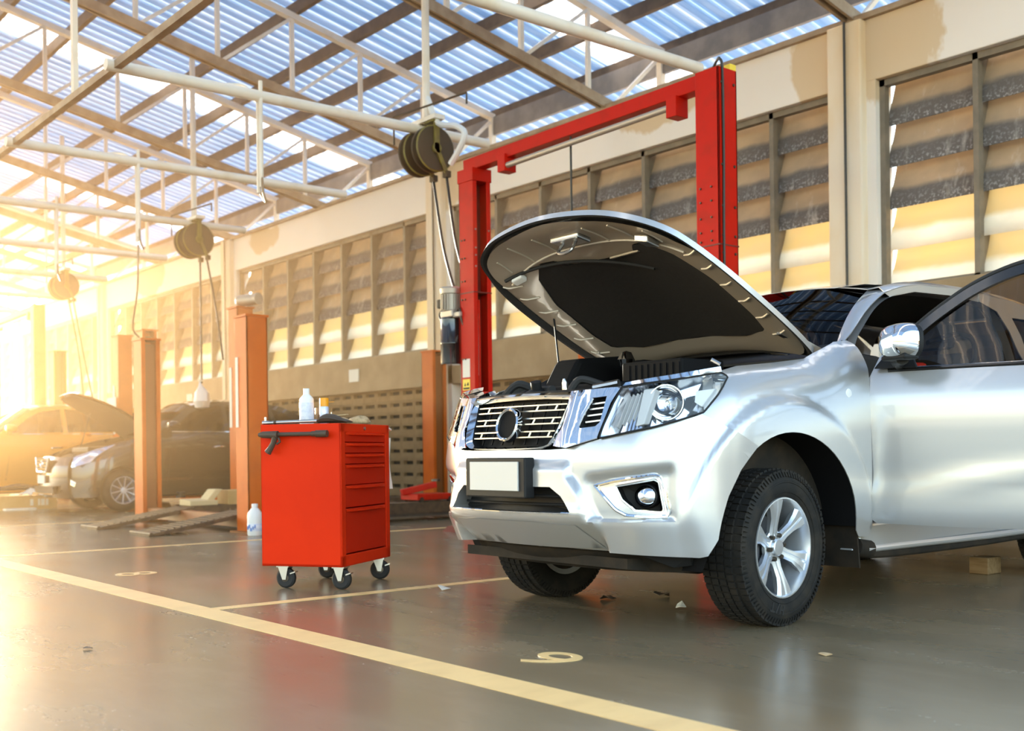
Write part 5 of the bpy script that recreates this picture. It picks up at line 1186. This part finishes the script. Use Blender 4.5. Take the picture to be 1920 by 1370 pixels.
    MB().tube(crom([D(.92, 1.12, .02), D(.95, 1.125, .055), D(1.05, 1.125, .055), D(1.08, 1.12, .02)], 5), .014, 8).build('door_handle', 'chrome', r)
    for z in (.62, 1.1): MB().box(-.02, .02, -.02, .02, -.03, .03) ; MB().obox(D(-.01, z, -.05), (.02, 0, 0), (0, .02, 0), (0, 0, .04)).build('hinge', 'truck_paint', r, None)
    return r
door(1, math.radians(76)); door(-1, 0.0)
# ------------------------------------------------------------------ background cars
def car(name, label, cat, uc, va, paint, hood_open, zs=1.0, suv=False, rimspokes=10, lamp_plate=True):
    K = thing(name, label, cat, (uc, va, 0)); hw = .885
    def C(x, s, z): return Vector((uc+s, va-x, z*zs))
    def nose_s(x): return sint(x, [-.4, .0, .35, .6, .78, .88, .94], [hw, hw, hw-.02, .80, .66, .45, 0]) if x > -.4 else hw
    belt = ([-3.75, -3.2, -1.8, -.62, -.16, .1, .42, .8, .95], [1.18, 1.27, 1.28, 1.25, 1.16, 1.10, 1.0, .86, .80])
    def s_at(x, z):
        s = nose_s(x) if x > -3 else sint(x, [-3.8, -3.4, -3.0], [.70, .84, hw])
        b = sint(x, *belt); q = z-b
        return s+sint(q, [-1.0, -.8, -.5, -.3, -.1, 0], [-.05, -.015, .0, -.003, -.03, -.085])
    R_ = .385; WB = -2.75
    def arch(cx, d0, d1, st): return [(cx+R_*math.cos(math.radians(d)), .345+R_*math.sin(math.radians(d))) for d in range(d0, d1, st)]
    low = .25
    out = [(.78, .25), (.86, .45), (.84, .70), (.80, .86), (.62, .93), (.42, 1.0), (.1, 1.10), (-.16, 1.16), (-.62, 1.25), (-1.8, 1.28), (-3.2, 1.27), (-3.72, 1.18), (-3.78, .7), (-3.7, .32)]+arch(WB, 190, -12, -10)+[(WB+.42, low), (-.42, low)]+arch(0, 190, -12, -10)+[(.45, .24)]
    for g_ in (1, -1):
        sd = MB().cdt(out, [], lambda x, z: C(x, g_*s_at(x, z), z), .09).build('body_side', paint, K, 50, solid=.006)
        for cx in (0, WB):
            A = [C(x, g_*s_at(min(x, .6), max(z, .4)), z) for x, z in arch(cx, 200, -22, -10)]; B = [p+Vector((-g_*.28, 0, 0)) for p in A]
            MB().strip(A, B, False).fan(B).build('wheel_liner', 'underbody', sd, 60)
        for x in (-.70, -1.82): MB().tube([C(x-.02*k, g_*(s_at(x, .35+.13*k)+.003), .35+.13*k) for k in range(8)], .004, 5).build('door_seam', 'rubber', sd)
        MB().tube(crom([C(-1.52, g_*(hw+.0), 1.02), C(-1.54, g_*(hw+.035), 1.03), C(-1.70, g_*(hw+.035), 1.035), C(-1.72, g_*hw, 1.03)], 4), .014, 6).build('door_handle', 'chrome', sd)
        MB().box(0, 0, 0, 0, 0, 0); MB().cdt([(-.55, .28), (-2.3, .28), (-2.3, .36), (-.55, .36)], [], lambda x, z: C(x, g_*(s_at(x, z)+.012), z), .2).build('sill_strip', 'black_gloss', sd, 50)
        # mirror
        mr = MB().lathe([(0, -.10), (.05, -.095), (.075, -.03), (.07, .05), (.04, .10), (0, .11)], C(-.80, g_*(hw+.09), 1.385), (0, 1, 0), 16).build('wing_mirror', paint, K); MB().tube([C(-.78, g_*(hw-.08), 1.30), C(-.80, g_*(hw+.06), 1.36)], .025, 8).build('mirror_arm', paint, mr)
        # side glass and pillars
        def gs(z): return sint(z, [1.22, 1.3, 1.5, 1.75, 1.85], [.80, .785, .735, .66, .60])
        Wd = [(-.86, 1.30), (-1.02, 1.46), (-1.20, 1.60), (-1.38, 1.68), (-1.70, 1.735), (-1.76, 1.735), (-1.78, 1.31)]
        W2 = [(-1.86, 1.31), (-1.84, 1.74), (-2.3, 1.75), (-2.62, 1.70), (-2.74, 1.32)]
        W3 = [(-2.82, 1.33), (-2.70, 1.69), (-2.95, 1.62), (-3.15, 1.48), (-3.22, 1.34)] if not suv else [(-2.82, 1.33), (-2.74, 1.72), (-3.2, 1.69), (-3.36, 1.36)]
        gh = [(-.60, 1.245), (-.83, 1.46), (-1.09, 1.655), (-1.32, 1.735), (-1.84, 1.80), (-2.4, 1.80), (-2.9, 1.74), (-3.25, 1.58), (-3.45, 1.28), (-1.8, 1.275)]
        if suv: gh = [(-.60, 1.245), (-.83, 1.46), (-1.09, 1.655), (-1.32, 1.735), (-1.84, 1.80), (-2.6, 1.81), (-3.2, 1.78), (-3.45, 1.68), (-3.6, 1.28), (-1.8, 1.275)]
        MB().cdt(gh, [Wd, W2, W3], lambda x, z: C(x, g_*gs(z), z), .09).build('cabin_side', paint, K, 50, solid=.006)
        for W in (Wd, W2, W3): MB().cdt(W, [], lambda x, z: C(x, g_*(gs(z)-.01), z), .2).build('side_window', 'glass_dark', K, 50)
        MB().tube([C(x, g_*(gs(1.285)+.01), 1.285) for x in (-.8, -1.5, -2.2, -2.9, -3.2)], .010, 6).build('belt_trim', 'chrome', K)
        # lamps
        hl = MB().cdt([(.80, .80), (.74, .72), (.50, .80), (.40, .90), (.10, 1.075), (.40, 1.0), (.66, .905)], [], lambda x, z: C(x+.012, g_*(s_at(x, z)+.012), z), .08).build('headlight', 'reflector', K, 60, solid=.01)
        MB().cdt([(.80, .80), (.74, .72), (.50, .80), (.40, .90), (.10, 1.075), (.40, 1.0), (.66, .905)], [], lambda x, z: C(x+.022, g_*(s_at(x, z)+.024), z), .08).build('headlight_lens', 'lens_clear', hl, 60)
        MB().cdt([(.84, .50), (.72, .42), (.70, .48), (.80, .56)], [], lambda x, z: C(x+.01, g_*(s_at(x, z)+.012), z), .08).build('fog_trim', 'chrome', K, 60, solid=.006)
    # nose
    rows = []
    for z, dx in ((.24, -.06), (.32, -.01), (.45, .02), (.58, .02), (.70, .015), (.80, -.01), (.88, -.06)):
        r_ = []
        for k in range(-12, 13):
            q = k/12; s = .70*q; x = .955-.15*abs(q)**2.6; r_.append(C(x+dx, s, z+(.02*(1-abs(q)) if z > .85 else 0)))
        rows.append(r_)
    ns = MB().grid(rows).build('front_bumper', paint, K, 60, solid=.01)
    MB().prism([C(.985, -.30, .88), C(.985, .30, .88), C(.995, .22, .66), C(.995, -.22, .66)], (0, .03, 0)).build('grille', 'black_plastic', ns, None)
    for z in (.70, .75, .80, .85): MB().bar(C(1.0, -.25, z), C(1.0, .25, z), .012, .012).build('grille_bar', 'chrome', ns, None)
    MB().tube([C(.99, -.31, .885), C(1.0, -.23, .655), C(1.005, .23, .655), C(.99, .31, .885)], .018, 8).build('grille_frame', 'chrome', ns); MB().lathe([(.045, 0), (.055, .012), (.065, 0)], C(1.005, 0, .78), (0, -1, 0), 20).build('badge', 'chrome', ns)
    MB().box(uc-.17, uc+.17, va-1.02, va-1.0, .47*zs, .60*zs).build('number_plate', 'plate_white', ns, None); MB().prism([C(.985, -.5, .42), C(.985, .5, .42), C(.965, .45, .30), C(.965, -.45, .30)], (0, .05, 0)).build('lower_intake', 'black_plastic', ns, None)
    MB().tube([C(.985, -.5, .30), C(.99, .5, .30)], .02, 8).build('lower_trim', 'chrome', ns)
    # hood / engine bay
    def hz(x, q): return sint(x, *belt)-.02+.05*(1-q*q)
    def hoodpt(x, q, up=0):
        s = q*(nose_s(min(x, .86))-.07); return x, s, hz(x, q)
    xsn = [.86, .7, .5, .3, .1, -.1, -.3, -.5, -.66]
    if not hood_open: MB().grid([[C(*hoodpt(x, -1+k/6)) for k in range(13)] for x in xsn]).build('hood', paint, K, 60, solid=.008)
    else:
        MB().grid([[C(x, (-1+k/6)*(nose_s(min(x, .86))-.08), min(.95, hz(x, 0)-.12)) for k in range(13)] for x in xsn]).build('engine_bay', 'black_plastic', K, 60)
        MB().prism([C(.4, -.4, .95), C(-.2, -.4, .98), C(-.2, .4, .98), C(.4, .4, .95)], (0, 0, .09)).build('engine_cover', 'black_plastic', K, None, bev=.02)
        ph = math.radians(42); px_, pz = -.62, 1.24; rows = []; rows2 = []
        for x in xsn:
            r_ = []; r2 = []
            for k in range(13):
                q = -1+k/6; X, s, Z = hoodpt(x, q); dx, dz = X-px_, Z-pz
                rx = dx*math.cos(ph)-dz*math.sin(ph); rz = dx*math.sin(ph)+dz*math.cos(ph); r_.append(C(px_+rx*.86, s, pz+rz*.98))
                dz -= .035; rx = dx*.97*math.cos(ph)-dz*math.sin(ph); rz = dx*.97*math.sin(ph)+dz*math.cos(ph); r2.append(C(px_+rx*.86, s*.96, pz+rz*.98))
            rows.append(r_); rows2.append(r2)
        hd = MB().grid(rows).build('hood', paint, K, 60, solid=.008); MB().grid(rows2).build('hood_lining', 'hood_pad', hd, 60)
        MB().tube([C(.2, -.6, 1.0), C(.05, -.5, 1.62)], .008, 6).build('prop_rod', 'black_plastic', hd)
    # roof, screens, deck
    def rz_(x): return sint(x, [-3.5, -3.2, -2.9, -2.4, -1.84, -1.4, -1.25], [1.50, 1.66, 1.78, 1.855, 1.865, 1.83, 1.79]) if not suv else sint(x, [-3.5, -3.2, -2.6, -1.84, -1.4, -1.25], [1.76, 1.82, 1.865, 1.865, 1.83, 1.79])
    xe = -3.1 if not suv else -3.45
    MB().grid([[C(x, .62*(-1+k/6), rz_(x)-.06*abs(-1+k/6)**2.4) for k in range(13)] for x in [lerp(-1.25, xe, i/14) for i in range(15)]]).build('roof', paint, K, 60, solid=.008)
    MB().grid([[C(lerp(-.50, -1.26, t)-.14*(-1+k/6)**2*(1-.5*t), lerp(.76, .62, t)*(-1+k/6), lerp(1.24, 1.79, t)+.02*math.sin(math.pi*t)-.05*abs(-1+k/6)**2.4*t) for k in range(13)] for t in (0, .2, .4, .6, .8, 1)]).build('windscreen', 'glass_dark', K, 60)
    MB().grid([[C(lerp(xe, -3.55 if not suv else -3.65, t), lerp(.62, .74, t)*(-1+k/6), lerp(rz_(xe), 1.26, t)-.05*abs(-1+k/6)**2.4*(1-t)) for k in range(13)] for t in (0, .5, 1)]).build('rear_screen', 'glass_dark', K, 60)
    MB().grid([[C(x, .72*(-1+k/6), z) for k in range(13)] for x, z in ((-3.5, 1.27), (-3.74, 1.18), (-3.80, .8), (-3.74, .3))]).build('tail_panel', paint, K, 60)
    MB().box(uc-.70, uc+.70, va-.75, va+3.6, .22*zs, .30*zs).build('underbody', 'underbody', K, None)
    MB().box(uc-.72, uc+.72, va+.62, va+3.4, .62*zs, .70*zs).build('cabin_floor', 'seat_cloth', K, None)
    for s in (-.36, .36): MB().prism([C(-1.75, s-.24, .70), C(-2.05, s-.24, .70), C(-2.2, s-.24, 1.45), C(-2.08, s-.24, 1.5)], (.48, 0, 0)).build('seat', 'seat_cloth', K, None, bev=.05)
    # wheels
    for x, g_ in ((0, 1), (0, -1), (WB, 1), (WB, -1)):
        c = C(x, g_*.78, 0)+Vector((0, 0, .345)); ax = Vector((g_, 0, 0))
        wl = MB().lathe([(.215, -.10), (.25, -.11), (.31, -.10), (.335, -.08), (.345, -.03), (.345, .03), (.335, .08), (.31, .10), (.25, .11), (.225, .104), (.215, .10)], c, ax, 48).build('wheel', 'tyre', K, 40)
        rm = MB().lathe([(.22, .095), (.222, .104), (.212, .104), (.205, .085), (.198, -.08)], c, ax, 40).build('rim', 'alloy', wl, 40); MB().lathe([(0, .0), (.20, .0)], c, ax, 30).build('rim_back', 'alloy_dark', wl)
        MB().lathe([(.055, .06), (.05, .085), (.03, .09), (0, .09)], c, ax, 18).build('hub_cap', 'alloy', rm)
        for k in range(rimspokes):
            th = 2*math.pi*k/rimspokes+.2; d = Vector((0, math.cos(th), math.sin(th))); MB().bar(c+d*.04+ax*.075, c+d*.21+ax*.088, .016, .03, ax).build('spoke', 'alloy', rm, None)
    return K
car('dark_car', 'dark glossy car with its hood raised, parked beyond the orange lift', 'car', -18.665, 6.59, 'sedan_black', True)
car('orange_car', 'orange hatchback parked at the far left behind the dark car', 'car', -22.5, 5.12, 'suv_orange', False, 1.03, True)
# ------------------------------------------------------------------ haze volumes added to stand in for the warm glare at left
for nm, dn, u0, u1, lb in (('thin', HAZE, -21.0, -9.0, 'thin warm haze added for the glow between the first lift and the cars'), ('thick', HAZE_FAR, UL-2, -21.01, 'thick warm haze added for the glow, filling the far end of the hall')):
    m, nt, b = newmat('glow_haze_'+nm); nt.nodes.remove(b)
    vsn = nt.nodes.new('ShaderNodeVolumeScatter'); vsn.inputs['Color'].default_value = (1.0, .61, .30, 1); vsn.inputs['Density'].default_value = dn; vsn.inputs['Anisotropy'].default_value = .5
    nt.links.new(vsn.outputs[0], nt.nodes['Material Output'].inputs['Volume'])
    hz_ = MB().prism([(u0, 10.38, .004), (u0, -3.9, .004), (u0, -3.9, zr(-3.9)-.35), (u0, 10.38, zb(10.38)-.1)], (u1-u0, 0, 0)).build('haze', 'glow_haze_'+nm, smooth=None); tag(hz_, lb, 'haze', kind='stuff')
